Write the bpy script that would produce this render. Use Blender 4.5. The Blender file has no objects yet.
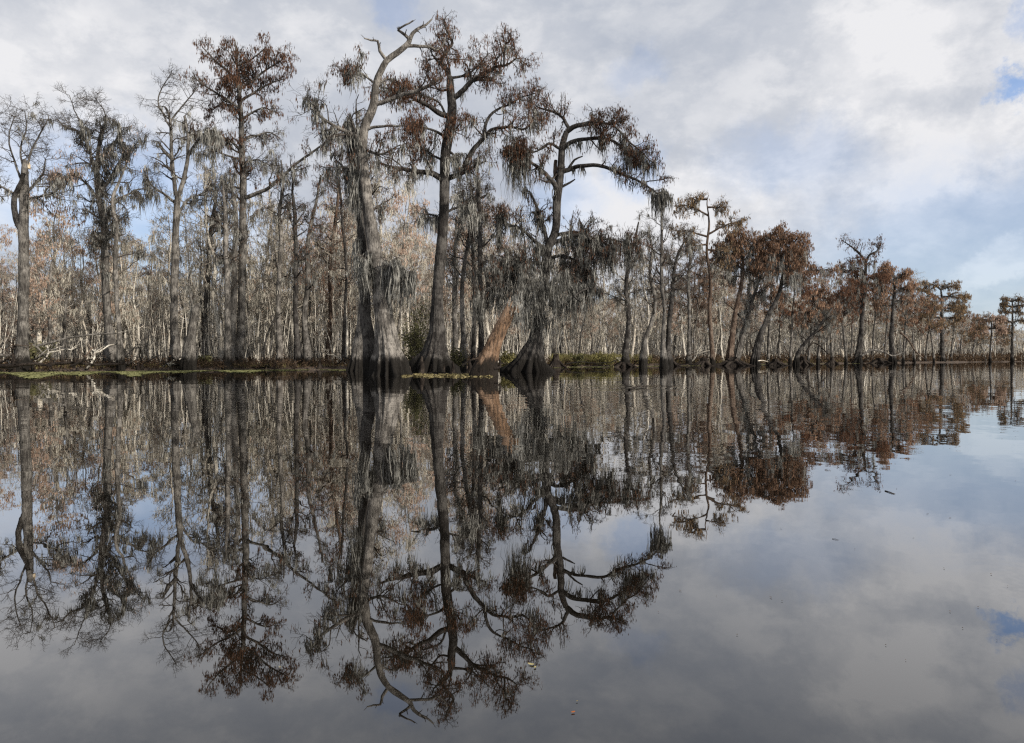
import bpy, math
import numpy as np
from mathutils import Vector
R = math.radians
scene = bpy.context.scene
COL = scene.collection

# ---------------------------------------------------------------- camera
F = 740.0; CX, CY = 512.0, 371.5; CAMH = 1.1; PITCH = math.atan(13.5 / F)
cam_d = bpy.data.cameras.new('camera'); cam = bpy.data.objects.new('camera', cam_d); COL.objects.link(cam)
cam_d.sensor_width = 36.0; cam_d.lens = 36.0 * F / 1024.0
cam_d.clip_start = 0.05; cam_d.clip_end = 12000
cam.location = (0, 0, CAMH); cam.rotation_euler = (math.pi / 2 - PITCH, 0, 0)
scene.camera = cam
scene.view_settings.view_transform = 'Standard'; scene.view_settings.look = 'None'
scene.view_settings.exposure = 0.22; scene.view_settings.gamma = 1.0
scene.cycles.max_bounces = 5; scene.cycles.diffuse_bounces = 2; scene.cycles.glossy_bounces = 3
scene.cycles.transparent_max_bounces = 4; scene.cycles.use_denoising = False; scene.cycles.pixel_filter_type = 'BLACKMAN_HARRIS'; scene.cycles.filter_width = 1.3
try: scene.cycles.denoising_prefilter = 'ACCURATE'
except Exception: pass

def at(px, py, Y):
    x = (px - CX) / F; v = (CY - py) / F
    dy = math.cos(PITCH) + v * math.sin(PITCH); dz = -math.sin(PITCH) + v * math.cos(PITCH)
    s = Y / dy
    return np.array([x * s, Y, CAMH + dz * s])
def ray(px, py):
    p = at(px, py, 1000.0) - np.array([0, 0, CAMH]); return p / np.linalg.norm(p)

# ---------------------------------------------------------------- node helper
class NT:
    def __init__(s, tree): s.t = tree; tree.nodes.clear()
    def n(s, typ, ins=None, **kw):
        nd = s.t.nodes.new(typ)
        for k, v in kw.items(): setattr(nd, k, v)
        for k, v in (ins or {}).items():
            i = nd.inputs[k]
            if isinstance(v, bpy.types.NodeSocket): s.t.links.new(v, i)
            else: i.default_value = v
        return nd
    def m(s, op, a, b=0.0, clamp=False): return s.n('ShaderNodeMath', {0: a, 1: b}, operation=op, use_clamp=clamp).outputs[0]
    def vm(s, op, a, b=(0, 0, 0)): return s.n('ShaderNodeVectorMath', {0: a, 1: b}, operation=op)
    def mix(s, f, a, b): return s.n('ShaderNodeMix', {0: f, 6: a, 7: b}, data_type='RGBA').outputs[2]
    def mr(s, v, a, b, c=0.0, d=1.0, t='SMOOTHSTEP'):
        return s.n('ShaderNodeMapRange', {0: v, 1: a, 2: b, 3: c, 4: d}, interpolation_type=t).outputs[0]
    def noise(s, vec, scale, detail=4, rough=0.55, dist=0.0):
        return s.n('ShaderNodeTexNoise', {'Vector': vec, 'Scale': scale, 'Detail': detail, 'Roughness': rough, 'Distortion': dist})

# ---------------------------------------------------------------- sky and sun
SUN = Vector((0.76, -0.56, 0.60)).normalized()
W = bpy.data.worlds.new('World'); scene.world = W; W.use_nodes = True
t = NT(W.node_tree)
sky = t.n('ShaderNodeTexSky', sky_type='NISHITA', sun_disc=False)
sky.sun_elevation = math.asin(SUN.z); sky.sun_rotation = math.atan2(SUN.x, SUN.y); sky.air_density = 1.0; sky.dust_density = 1.0
g = t.n('ShaderNodeTexCoord').outputs['Generated']
sep = t.n('ShaderNodeSeparateXYZ', {0: g})
zz = t.m('ADD', t.m('MAXIMUM', sep.outputs[2], 0.0), 0.40)
flat = t.n('ShaderNodeCombineXYZ', {0: t.m('DIVIDE', sep.outputs[0], zz), 1: t.m('DIVIDE', sep.outputs[1], zz), 2: 0.37}).outputs[0]
n1 = t.noise(flat, 1.0, 9, 0.56, 0.25).outputs['Fac']
n2 = t.noise(flat, 3.2, 9, 0.6, 0.4).outputs['Fac']
n3 = t.noise(t.vm('ADD', flat, (7.3, 2.2, 4.0)).outputs[0], 0.9, 8, 0.58, 0.2).outputs['Fac']
wob = t.vm('SUBTRACT', t.noise(g, 13.0, 9, 0.68).outputs['Color'], (0.5, 0.5, 0.5)).outputs[0]
gw = t.vm('ADD', g, t.vm('MULTIPLY', wob, (0.12, 0.12, 0.12)).outputs[0]).outputs[0]
def blob(px, py, r, soft=0.5, sq=1.0):
    c = ray(px, py)
    dv = t.vm('MULTIPLY', t.vm('SUBTRACT', gw, tuple(c)).outputs[0], (1.0, 1.0, sq)).outputs[0]
    return t.mr(t.vm('LENGTH', dv).outputs[1], r * (1 - soft), r * (1 + soft), 1.0, 0.0)
dens = t.m('ADD', t.m('MULTIPLY', n1, 0.7), t.m('MULTIPLY', n2, 0.3))
dens = t.mr(dens, 0.22, 0.44, 0.0, 1.0)
for a in ((1018, 92, 0.024, .6, 1.7, .75), (1035, 15, 0.02, .6, 1.0, .4), (395, 12, 0.03, .6, 1.3, .3), (642, 75, 0.03, .6, 1.5, .2),
          (640, 170, 0.035, .6, 1.2, .4), (560, 205, 0.05, .6, 1.0, .3), (985, 250, 0.20, .5, 2.2, .32), (790, 160, 0.08, .7, 2.0, .25), (130, 205, 0.15, .6, 2.0, .35)):
    dens = t.m('SUBTRACT', dens, t.m('MULTIPLY', blob(*a[:5]), a[5]), clamp=True)
n4 = t.noise(t.vm('MULTIPLY', g, (1, 1, 1.7)).outputs[0], 9.0, 12, 0.62, 0.15).outputs['Fac']
n5 = t.noise(t.vm('MULTIPLY', g, (1, 1, 1.5)).outputs[0], 26.0, 8, 0.6, 0.1).outputs['Fac']
lum = t.m('ADD', t.m('MULTIPLY', t.mr(n3, 0.36, 0.64), 0.34), t.m('ADD', t.m('MULTIPLY', t.mr(n2, 0.36, 0.66), 0.30), t.m('ADD', t.m('MULTIPLY', t.mr(n4, 0.40, 0.60), 0.32), t.m('MULTIPLY', t.mr(n5, 0.38, 0.62), 0.10))))
for a in ((882, 55, 0.06, .7, .7, .45), (965, 145, 0.06, .7, 1.4, .5), (905, 160, .05, .7, 1.2, .3), (40, 45, 0.20, .7, 1.2, .18), (598, 210, 0.06, .6, 1.0, .45),
          (250, 10, .14, .7, 1.5, .12), (1000, 262, .05, .5, 2.5, .45), (760, 205, .16, .6, 3.0, .25), (680, 200, .08, .6, 2.0, .25), (60, 60, .07, .5, 1, .25)):
    lum = t.m('ADD', lum, t.m('MULTIPLY', blob(*a[:5]), a[5]), clamp=True)
lum = t.m('MULTIPLY', lum, 1.0)
ramp = t.n('ShaderNodeValToRGB', {0: lum}).outputs[0]
cr = ramp.node.color_ramp
cr.elements[0].position = 0.05; cr.elements[0].color = (0.46, 0.50, 0.58, 1)
cr.elements[1].position = 1.0; cr.elements[1].color = (0.84, 0.84, 0.86, 1)
e = cr.elements.new(0.5); e.color = (0.60, 0.625, 0.68, 1)
lowb = t.mr(sep.outputs[2], 0.0, 0.20, 0.30, 0.0)
ccol = t.mix(lowb, ramp, (0.52, 0.60, 0.70, 1))
skc = t.vm('MULTIPLY', sky.outputs[0], (0.72, 0.95, 1.25)).outputs[0]
b1 = t.n('ShaderNodeBackground', {0: skc, 1: 0.13}); b2 = t.n('ShaderNodeBackground', {0: ccol, 1: 0.87})
ms = t.n('ShaderNodeMixShader', {0: dens, 1: b1.outputs[0], 2: b2.outputs[0]})
t.n('ShaderNodeOutputWorld', {0: ms.outputs[0]})

sd = bpy.data.lights.new('sun', 'SUN'); sd.energy = 5.0; sd.angle = R(1.0); sd.color = (1.0, 0.93, 0.83)
so = bpy.data.objects.new('sun', sd); COL.objects.link(so); so.rotation_euler = SUN.to_track_quat('Z', 'Y').to_euler(); so.location = (60, -40, 60)

# ---------------------------------------------------------------- materials
MAT = {}
def material(name):
    m = bpy.data.materials.new(name); m.use_nodes = True; MAT[name] = m; return m, NT(m.node_tree)
def bark(name, dark, mid, pale, stain=0.9, rust=None):
    m, t = material(name)
    pos = t.n('ShaderNodeNewGeometry').outputs['Position']
    st = t.vm('MULTIPLY', pos, (1, 1, 0.13)).outputs[0]
    a = t.noise(st, 9.0, 6, 0.65, 0.3).outputs['Fac']; b = t.noise(pos, 1.3, 4, 0.6).outputs['Fac']
    c = t.noise(st, 26.0, 3, 0.6).outputs['Fac']
    col = t.mix(t.mr(a, 0.36, 0.62), dark + (1,), mid + (1,))
    col = t.mix(t.mr(t.m('ADD', t.m('MULTIPLY', b, 0.6), t.m('MULTIPLY', c, 0.4)), 0.46, 0.6), col, pale + (1,))
    col = t.mix(t.mr(t.noise(st, 15.0, 5, .7, .5).outputs['Fac'], 0.56, 0.66), col, tuple(.35 * q for q in dark) + (1,))
    if rust: col = t.mix(t.mr(t.noise(st, 3.0, 4).outputs['Fac'], 0.45, 0.62), col, rust + (1,))
    if stain:   # wet high-water band that all bases in the swamp carry
        z = t.n('ShaderNodeSeparateXYZ', {0: pos}).outputs[2]
        edge = t.m('ADD', z, t.m('MULTIPLY', t.noise(st, 5.0, 4).outputs['Fac'], -1.6))
        col = t.mix(t.mr(edge, stain - 0.85, stain - 0.35, 0.96, 0.0), col, (0.010, 0.0085, 0.007, 1))
    bp = t.n('ShaderNodeBump', {'Height': a, 'Distance': 0.12, 'Strength': 1.0})
    s = t.n('ShaderNodeBsdfPrincipled', {'Base Color': col, 'Roughness': 0.9, 'Specular IOR Level': 0.15, 'Normal': bp.outputs[0]})
    t.n('ShaderNodeOutputMaterial', {0: s.outputs[0]})
def leafy(name, c1, c2, trans=0.35, scale=2.0):
    m, t = material(name)
    pos = t.n('ShaderNodeNewGeometry').outputs['Position']
    oi = t.n('ShaderNodeObjectInfo').outputs['Random']
    f = t.noise(pos, scale, 5, 0.7).outputs['Fac']
    col = t.mix(t.mr(t.m('ADD', f, t.m('MULTIPLY', t.m('SUBTRACT', oi, 0.5), 0.2)), 0.32, 0.66), c1 + (1,), c2 + (1,))
    d = t.n('ShaderNodeBsdfDiffuse', {0: col}); tr = t.n('ShaderNodeBsdfTranslucent', {0: col})
    ms = t.n('ShaderNodeMixShader', {0: trans, 1: d.outputs[0], 2: tr.outputs[0]})
    t.n('ShaderNodeOutputMaterial', {0: ms.outputs[0]})
bark('bark_grey', (.034, .030, .027), (.098, .09, .08), (.20, .185, .165))
bark('bark_dark', (.014, .012, .011), (.038, .034, .031), (.092, .085, .077))
bark('bark_silver', (.038, .034, .030), (.108, .098, .087), (.245, .225, .20))
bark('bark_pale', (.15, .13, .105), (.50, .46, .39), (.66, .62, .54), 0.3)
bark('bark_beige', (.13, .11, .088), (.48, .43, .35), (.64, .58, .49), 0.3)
bark('bark_brown', (.035, .024, .018), (.10, .068, .05), (.17, .13, .10))
bark('wood_orange', (.04, .028, .020), (.19, .115, .068), (.27, .18, .12), 0.8)
bark('wood_fresh', (.30, .22, .13), (.48, .38, .25), (.60, .50, .36), 0)
bark('twig_dark', (.03, .025, .021), (.062, .05, .042), (.11, .095, .08), 0)
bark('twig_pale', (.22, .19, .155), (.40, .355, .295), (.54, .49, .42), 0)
bark('wet_wood', (.008, .006, .005), (.020, .015, .012), (.05, .04, .032), 0)
leafy('needles_rust', (.060, .036, .025), (.205, .110, .070))
leafy('needles_bright', (.16, .098, .066), (.38, .245, .165))
leafy('needles_tan', (.13, .088, .052), (.29, .205, .125))
leafy('needles_faded', (.27, .19, .14), (.50, .37, .29))
leafy('moss_grey', (.07, .067, .060), (.38, .37, .335), 0.3, 2.2)
leafy('moss_dark', (.030, .029, .025), (.085, .082, .068), 0.2, 1.5)
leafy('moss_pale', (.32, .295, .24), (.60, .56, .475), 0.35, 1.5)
leafy('leaf_green', (.075, .072, .036), (.19, .18, .09), 0.35, 5)
leafy('grass_dry', (.13, .12, .045), (.30, .27, .12), 0.35)
leafy('brush_brown', (.035, .024, .016), (.13, .09, .06), 0.2, 3.0)
leafy('leaf_litter', (.07, .05, .03), (.38, .33, .16), 0.1, 7.0)
leafy('leaf_orange', (.35, .10, .03), (.45, .17, .05), 0.2, 9.0)
leafy('duckweed', (.06, .058, .028), (.25, .25, .115), 0.0, 2.5)

m, t = material('ground')
pos = t.n('ShaderNodeNewGeometry').outputs['Position']
a = t.noise(pos, 1.1, 8, 0.7).outputs['Fac']; b = t.noise(pos, 6.0, 6, 0.7).outputs['Fac']
col = t.mix(t.mr(a, .35, .65), (.020, .015, .011, 1), (.065, .042, .028, 1))
col = t.mix(t.mr(b, .52, .68), col, (.24, .17, .11, 1))
s = t.n('ShaderNodeBsdfPrincipled', {'Base Color': col, 'Roughness': 0.95, 'Normal': t.n('ShaderNodeBump', {'Height': b, 'Distance': .1}).outputs[0]})
t.n('ShaderNodeOutputMaterial', {0: s.outputs[0]})

m, t = material('water')
pos = t.n('ShaderNodeNewGeometry').outputs['Position']
def slope(scale, s, vec=None):
    c = t.vm('SUBTRACT', t.noise(vec or pos, scale, 2, 0.5).outputs['Color'], (0.5, 0.5, 0.5)).outputs[0]
    return t.vm('MULTIPLY', c, (s, s, 0)).outputs[0]
ruf = t.mr(t.noise(t.vm('MULTIPLY', pos, (0.5, 1, 1)).outputs[0], 0.09, 3).outputs['Fac'], .4, .62, .35, 1.4)
sl = t.vm('ADD', t.vm('ADD', slope(1.1, 0.017), slope(4.5, 0.015)).outputs[0], slope(0.25, 0.006)).outputs[0]
sl = t.vm('MULTIPLY', sl, t.n('ShaderNodeCombineXYZ', {0: ruf, 1: ruf, 2: 0.0}).outputs[0]).outputs[0]
# two faint rings where fish have touched the surface
def ring(px, py, rmax, lam, amp):
    d = ray(px, py); s_ = -CAMH / d[2]; c = (d[0] * s_, d[1] * s_, 0)
    dv = t.vm('SUBTRACT', pos, c).outputs[0]; r = t.vm('LENGTH', dv).outputs[1]
    w = t.m('MULTIPLY', t.m('SINE', t.m('MULTIPLY', r, 2 * math.pi / lam)), t.mr(r, rmax * .2, rmax, amp, 0.0))
    nd = t.vm('NORMALIZE', dv).outputs[0]
    return t.vm('MULTIPLY', nd, t.n('ShaderNodeCombineXYZ', {0: w, 1: w, 2: 0.0}).outputs[0]).outputs[0]
for a_ in ((1012, 578, 0.7, 0.12, 0.002), (636, 388, 5.0, 0.9, 0.02)):
    sl = t.vm('ADD', sl, ring(*a_)).outputs[0]
nrm = t.vm('NORMALIZE', t.vm('ADD', sl, (0, 0, 1)).outputs[0]).outputs[0]
lw = t.n('ShaderNodeLayerWeight', {'Blend': 0.5}).outputs['Facing']
fac = t.m('ADD', t.m('MULTIPLY', t.m('POWER', lw, 2.7), 0.97), 0.005)
gl = t.n('ShaderNodeBsdfGlossy', {'Color': (0.97, 0.97, 0.97, 1), 'Roughness': 0.0, 'Normal': nrm})
df = t.n('ShaderNodeBsdfDiffuse', {'Color': (0.0045, 0.0035, 0.0022, 1)})
ms = t.n('ShaderNodeMixShader', {0: fac, 1: df.outputs[0], 2: gl.outputs[0]})
t.n('ShaderNodeOutputMaterial', {0: ms.outputs[0]})

# ---------------------------------------------------------------- mesh builder
def nz(a): return a / np.maximum(np.linalg.norm(a, axis=-1, keepdims=True), 1e-9)
class MB:
    def __init__(s): s.V = []; s.Q = []; s.n = 0
    def add(s, v, q): s.V.append(v.reshape(-1, 3)); s.Q.append(q.reshape(-1, 4) + s.n); s.n += v.size // 3
    def tubes(s, P, Rr, k=3):
        """batch of tubes: P (m,n,3), Rr (m,n)"""
        m, n, _ = P.shape
        if m == 0: return
        T = nz(np.gradient(P, axis=1)); A = np.abs(T.mean(axis=1))
        ref = np.zeros((m, 3)); ref[np.arange(m), np.argmin(A, axis=1)] = 1
        U = nz(np.cross(T, ref[:, None, :])); Wv = np.cross(T, U)
        th = np.arange(k) * 2 * np.pi / k
        v = P[:, :, None, :] + Rr[:, :, None, None] * (np.cos(th)[None, None, :, None] * U[:, :, None, :] + np.sin(th)[None, None, :, None] * Wv[:, :, None, :])
        idx = np.arange(m * n * k).reshape(m, n, k); r = np.roll(idx, -1, axis=2)
        q = np.stack([idx[:, :-1], r[:, :-1], r[:, 1:], idx[:, 1:]], axis=-1)
        s.add(v, q)
    def trunk(s, P, Rr, k=28, amp=None, rng=None, cap=True):
        n = len(P); T = nz(np.gradient(P, axis=0)); ref = np.array([0, 1.0, 0])
        U = nz(np.cross(T, ref)); Wv = np.cross(T, U); th = np.arange(k) * 2 * np.pi / k
        ph = rng.uniform(0, 6.28, 6)
        nr = 12; ca = (np.arange(nr) + rng.uniform(-.3, .3, nr)) * 2 * np.pi / nr; cw = rng.uniform(.09, .19, nr); chh = rng.uniform(.6, 1.5, nr)
        tw_ = np.linspace(0, rng.uniform(-.8, .8), n)
        dth = (th[None, :, None] - ca[None, None, :] + tw_[:, None, None] + np.pi) % (2 * np.pi) - np.pi
        dec = np.exp(-np.maximum(P[:, 2], 0)[:, None] * rng.uniform(0, 1.3, nr)[None]) * (1 + .25 * np.sin(P[:, 2][:, None] * rng.uniform(2, 6, nr)[None] + ph[1]))
        f = (chh * dec[:, None, :] * np.exp(-(dth / cw) ** 2)).sum(-1) - .42 + .12 * np.cos(17 * th + ph[0])[None]
        am = (amp if amp is not None else np.zeros(n))[:, None] + 0.06
        Rr = Rr / (1 + .75 * (am[:, 0] - .06))
        lump = np.zeros((n, k)); tt = np.linspace(0, 1, n)[:, None]
        for j in range(5): lump += .03 * np.cos((j % 3 + 1) * th[None] + rng.uniform(0, 6) + tt * rng.uniform(5, 45))
        rr = Rr[:, None] * np.maximum(1 + am * f + lump, .15)
        v = P[:, None, :] + rr[..., None] * (np.cos(th)[None, :, None] * U[:, None, :] + np.sin(th)[None, :, None] * Wv[:, None, :])
        idx = np.arange(n * k).reshape(n, k); r = np.roll(idx, -1, axis=1)
        s.add(v, np.stack([idx[:-1], r[:-1], r[1:], idx[1:]], axis=-1))
        if cap:
            c = np.array([P[-1] - T[-1] * Rr[-1] * .8]); base = (s.n - k)
            top = v[-1]; vv = np.concatenate([top, np.repeat(c, k, 0) + (top - P[-1]) * .15]); i = np.arange(k); j = (i + 1) % k
            s.add(vv, np.stack([i, j, j + k, i + k], axis=-1))
    def drops(s, p, L, w, rng, lean=0.12):
        """diamond leaflets hanging from p (N,3)"""
        N = len(p)
        if N == 0: return
        a = rng.uniform(0, 2 * np.pi, N); d = np.stack([np.cos(a), np.sin(a), np.zeros(N)], -1)
        dn = np.stack([rng.normal(0, lean, N), rng.normal(0, lean, N), -np.ones(N)], -1) * L[:, None]
        v = np.stack([p, p + dn * .45 + d * w[:, None] / 2, p + dn, p + dn * .55 - d * w[:, None] / 2], 1)
        s.add(v, np.arange(N * 4).reshape(N, 4))
    def flakes(s, p, L, rng, up=0.5):
        """randomly turned leaf quads"""
        N = len(p)
        if N == 0: return
        d = nz(rng.normal(0, 1, (N, 3)) * np.array([1, 1, up])); e = nz(np.cross(d, rng.normal(0, 1, (N, 3))))
        d = d * L[:, None]; e = e * (L * .32)[:, None]
        v = np.stack([p - d * .5, p + e, p + d * .5, p - e], 1); s.add(v, np.arange(N * 4).reshape(N, 4))
    def strands(s, p, L, w, rng):
        N = len(p)
        if N == 0: return
        a = rng.uniform(0, 2 * np.pi, N); d = np.stack([np.cos(a), np.sin(a), np.zeros(N)], -1)
        ts = np.array([0, .3, .65, 1.0]); ws = np.array([.55, 1.0, .7, .12])
        dr = np.cumsum(np.concatenate([np.zeros((N, 1, 2)), rng.normal(0, .075, (N, 3, 2))], 1), 1) * L[:, None, None] ** .5
        c = p[:, None, :] - ts[None, :, None] * L[:, None, None] * np.array([0, 0, 1.0]); c[..., :2] += dr
        off = d[:, None, :] * (w[:, None] * ws[None])[..., None] / 2
        v = np.stack([c - off, c + off], 2)
        i = np.arange(N * 8).reshape(N, 4, 2)
        s.add(v, np.stack([i[:, :-1, 0], i[:, :-1, 1], i[:, 1:, 1], i[:, 1:, 0]], -1))
    def arrays(s):
        return (np.concatenate(s.V), np.concatenate(s.Q)) if s.V else (np.zeros((0, 3)), np.zeros((0, 4), int))
    def mesh(s, name, mat, smooth=False):
        V, Q = s.arrays(); return raw_mesh(name, V, Q, mat, smooth)
def raw_mesh(name, V, Q, mat, smooth=False):
    me = bpy.data.meshes.new(name)
    me.vertices.add(len(V)); me.vertices.foreach_set('co', V.astype(np.float32).ravel())
    me.loops.add(len(Q) * 4); me.loops.foreach_set('vertex_index', Q.astype(np.int32).ravel())
    me.polygons.add(len(Q)); me.polygons.foreach_set('loop_start', np.arange(0, len(Q) * 4, 4, dtype=np.int32))
    me.polygons.foreach_set('use_smooth', np.full(len(Q), smooth))
    me.update(calc_edges=True); me.materials.append(MAT[mat]); return me
def obj(name, me, parent=None, loc=None):
    o = bpy.data.objects.new(name, me); COL.objects.link(o)
    if parent: o.parent = parent
    if loc is not None: o.location = loc
    return o
def tag(o, label=None, cat=None, group=None, kind=None):
    if label: o['label'] = label
    if cat: o['category'] = cat
    if group: o['group'] = group
    if kind: o['kind'] = kind
    return o
def part(name, mb, mat, parent, smooth=False):
    if mb.n == 0: return None
    return obj(name, mb.mesh(name, mat, smooth), parent)

# ---------------------------------------------------------------- growing
def spline(P, step):
    P = np.asarray(P, float); seg = np.linalg.norm(np.diff(P[:, :3], axis=0), axis=1); out = []
    E = np.vstack([2 * P[0] - P[1], P, 2 * P[-1] - P[-2]])
    for i in range(len(P) - 1):
        n = max(2, int(seg[i] / step)); u = np.linspace(0, 1, n, endpoint=False)[:, None]
        a, b, c, d = E[i], E[i + 1], E[i + 2], E[i + 3]
        out.append(.5 * ((2 * b) + (c - a) * u + (2 * a - 5 * b + 4 * c - d) * u ** 2 + (3 * b - a - 3 * c + d) * u ** 3))
    out.append(P[-1:]); return np.concatenate(out)
def sprout(rng, par, parR, count, length, n=5, t0=.15, t1=1.0, spread=1.0, up=0.25, bend=.25, rmul=.55, rmin=.006, tip=.3, lvar=.4, zf=1.0, tips=0.0):
    """children off a batch of parents: par (m,N,3), parR (m,N) -> (c,n,3),(c,n)"""
    m, N, _ = par.shape
    if m == 0 or count == 0: return np.zeros((0, n, 3)), np.zeros((0, n))
    pi = np.repeat(np.arange(m), count) if count < 1000 else rng.integers(0, m, count)
    c = len(pi); tt = t0 + (t1 - t0) * rng.uniform(0, 1, c) ** .85
    if tips: tt[rng.uniform(0, 1, c) < tips] = 1.0
    x = tt * (N - 1); i = np.minimum(x.astype(int), N - 2); fr = (x - i)[:, None]
    st = par[pi, i] * (1 - fr) + par[pi, i + 1] * fr; tg = nz(par[pi, i + 1] - par[pi, i])
    pr = parR[pi, i] * (1 - fr[:, 0]) + parR[pi, i + 1] * fr[:, 0]
    rv = rng.normal(0, 1, (c, 3)); rv -= (rv * tg).sum(-1, keepdims=True) * tg; rv = nz(rv)
    d = tg * rng.uniform(.25, .9, (c, 1)) + rv * spread; d[:, 2] += up * .6; d[:, 2] *= zf; d = nz(d)
    L = length * (1 + lvar * rng.uniform(-1, 1, c)) * (1.1 - .5 * tt); P = [st]; stp = (L / (n - 1))[:, None]
    for k in range(n - 1):
        P.append(P[-1] + d * stp); d = d + rng.normal(0, bend, (c, 3)); d[:, 2] += up * .3; d = nz(d)
    P = np.stack(P, 1); r0 = np.maximum(pr * rmul, rmin); rr = r0[:, None] * np.linspace(1, tip, n)[None]
    return P, np.maximum(rr, rmin * .6)
def pick(rng, P, n, t0=0.2):
    m, N, _ = P.shape
    if m == 0: return np.zeros((0, 3))
    pi = rng.integers(0, m, n); x = rng.uniform(t0, 1, n) * (N - 1); i = np.minimum(x.astype(int), N - 2); f = (x - i)[:, None]
    return P[pi, i] * (1 - f) + P[pi, i + 1] * f
def moss_at(mb, rng, pts, length, per=8, w=.05, spread=.18):
    k = len(pts)
    if k == 0: return
    sc = rng.uniform(.35, 1.3, k) ** 1.3
    p = np.repeat(pts, per, 0) + rng.normal(0, 1, (k * per, 3)) * np.array([spread, spread, .06]); L = np.repeat(sc, per) * length * rng.uniform(.35, 1.15, k * per)
    mb.strands(p, L, w * rng.uniform(.6, 1.5, k * per), rng)
def leaves_at(mb, rng, pts, L=.38, w=.07, per=2, jit=.12):
    p = np.repeat(pts, per, 0) + rng.normal(0, jit, (len(pts) * per, 3)); N = len(p)
    mb.drops(p, L * rng.uniform(.5, 1.4, N), w * rng.uniform(.6, 1.5, N), rng)

LEAFK = .56
def tree(name, label, Y, trunk, limbs=(), bark='bark_grey', twig='twig_dark', leaf='needles_rust', moss='moss_grey', flare=.35, fh=1.6,
         seed=1, tb=None, cat='tree', group=None, scale_leaf=1.0, base_z=-.3, leafsz=(.29, .056), extra=None):
    """trunk: [(px,py,width_px)...] bottom to top. limbs: dicts. tb: automatic branches off the trunk"""
    if trunk[0][0] < 350: Y = Y + 7
    rng = np.random.default_rng(seed); m = Y / F * 1.0
    T = [list(at(p[0], p[1], Y)) + [p[2] * m * .46] for p in trunk]
    base = np.array([T[0][0], Y, 0.0]); T[0][2] = base_z
    S = spline(T, .35); P = S[:, :3] - base; Rr = np.maximum(S[:, 3], .02)
    P[2:, :2] += np.cumsum(rng.normal(0, .012, (len(P) - 2, 2)), 0)
    root = bpy.data.objects.new(name, None); COL.objects.link(root); root.location = base
    tag(root, label, cat, group)
    mb = MB(); mb.trunk(P, Rr, 72 if flare > .34 else 24, 1.25 * flare * np.exp(-np.maximum(P[:, 2], 0) / fh), rng); part('trunk', mb, bark, root, True)
    tw = MB(); lf = MB(); mo = MB()
    def dress(par, parR, d):
        nb, bl = d.get('b', (10, 1.2)); bl *= 1.3; up = d.get('up', .12)
        kk = dict(up=up, zf=d.get('zf', .8))
        P1, R1 = sprout(rng, par, parR, nb, bl, 7, d.get('t0', .2), 1, bend=.24, rmul=.5, rmin=.022, tips=.12, **kk)
        P1 = np.concatenate([P1]); tw.tubes(P1, R1, 4)
        P2, R2 = sprout(rng, P1, R1, d.get('n2', 5), bl * .5, 5, .15, 1, bend=.3, rmul=.55, rmin=.014, **kk); tw.tubes(P2, R2, 3)
        P3, R3 = sprout(rng, P2, R2, d.get('n3', 4), bl * .24, 4, .1, 1, bend=.35, rmul=.6, rmin=.009, **kk); tw.tubes(P3, R3, 3)
        if d.get('leaf'):
            n = int(d['leaf'] * LEAFK)
            pts = np.concatenate([pick(rng, P2, n // 3), pick(rng, P3, n - n // 3)]) if len(P3) else pick(rng, P2, n)
            leaves_at(lf, rng, pts, leafsz[0] * scale_leaf, leafsz[1] * scale_leaf)
        if d.get('moss'):
            n, ml = d['moss']; n = max(3, int(n * .82))
            pts = np.concatenate([pick(rng, par, n // 3, .1), pick(rng, P1, n - n // 3, .1)])
            moss_at(mo, rng, pts, ml * 1.05, 13, w=.058, spread=.10)
    lines = [P]
    for d in limbs:
        pp = d['p']; n = len(pp); de = d.get('d', 0.0)
        L = [list(at(q[0], q[1], Y + de * i / (n - 1))) for i, q in enumerate(pp)]
        if not de and 'd' not in d: 
            for i in range(1, n): L[i][1] += rng.normal(0, .25) * i
        w0, w1 = d['w']
        LR = np.linspace(w0, w1, n) * m / 2
        LP = np.array(L) - base; al = np.concatenate(lines); dd_ = np.linalg.norm((al - LP[0]) * np.array([1, .5, 1]), axis=1); k_ = int(np.argmin(dd_))
        if dd_[k_] < 1.1:
            sh = al[k_] - LP[0]; LP = LP + sh * np.array([0, 1, 0]); LP[0] = al[k_]
        S = spline(np.column_stack([LP, LR]), .25); Pl = S[:, :3]; Rl = np.maximum(S[:, 3], .015)
        if len(Pl) > 3: Pl[1:] += np.cumsum(rng.normal(0, .018, (len(Pl) - 1, 3)), 0)
        lines.append(Pl)
        lb = MB(); lb.tubes(Pl[None], Rl[None], 8); part('limb', lb, d.get('bark', bark), root, True)
        if d.get('b') is not None or d.get('leaf') or d.get('moss'): dress(Pl[None], Rl[None], d)
    if tb:
        q0 = int(tb.get('q0', .5) * (len(P) - 1)); q1 = max(q0 + 3, int(tb.get('q1', 1.0) * (len(P) - 1)) + 1)
        par = P[q0:q1][None]; pr = Rr[q0:q1][None]
        P0, R0 = sprout(rng, par, pr, tb['n'], tb['len'], 8, 0, 1, spread=tb.get('spread', 1.3), up=tb.get('up', .3), bend=.2, rmul=.42, rmin=.03, lvar=.5, zf=tb.get('zf', .8))
        tw.tubes(P0, R0, 5); dd = dict(tb); dd.setdefault('b', (4, tb['len'] * .45)); dress(P0, R0, dd)
    if extra: extra(rng, base, tw, lf, mo, root)
    part('twigs', tw, twig, root); part('foliage', lf, leaf, root); part('spanish_moss_clumps', mo, moss, root)
    return root
def L(p, w, **k): return dict(p=p, w=w, **k)

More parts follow.
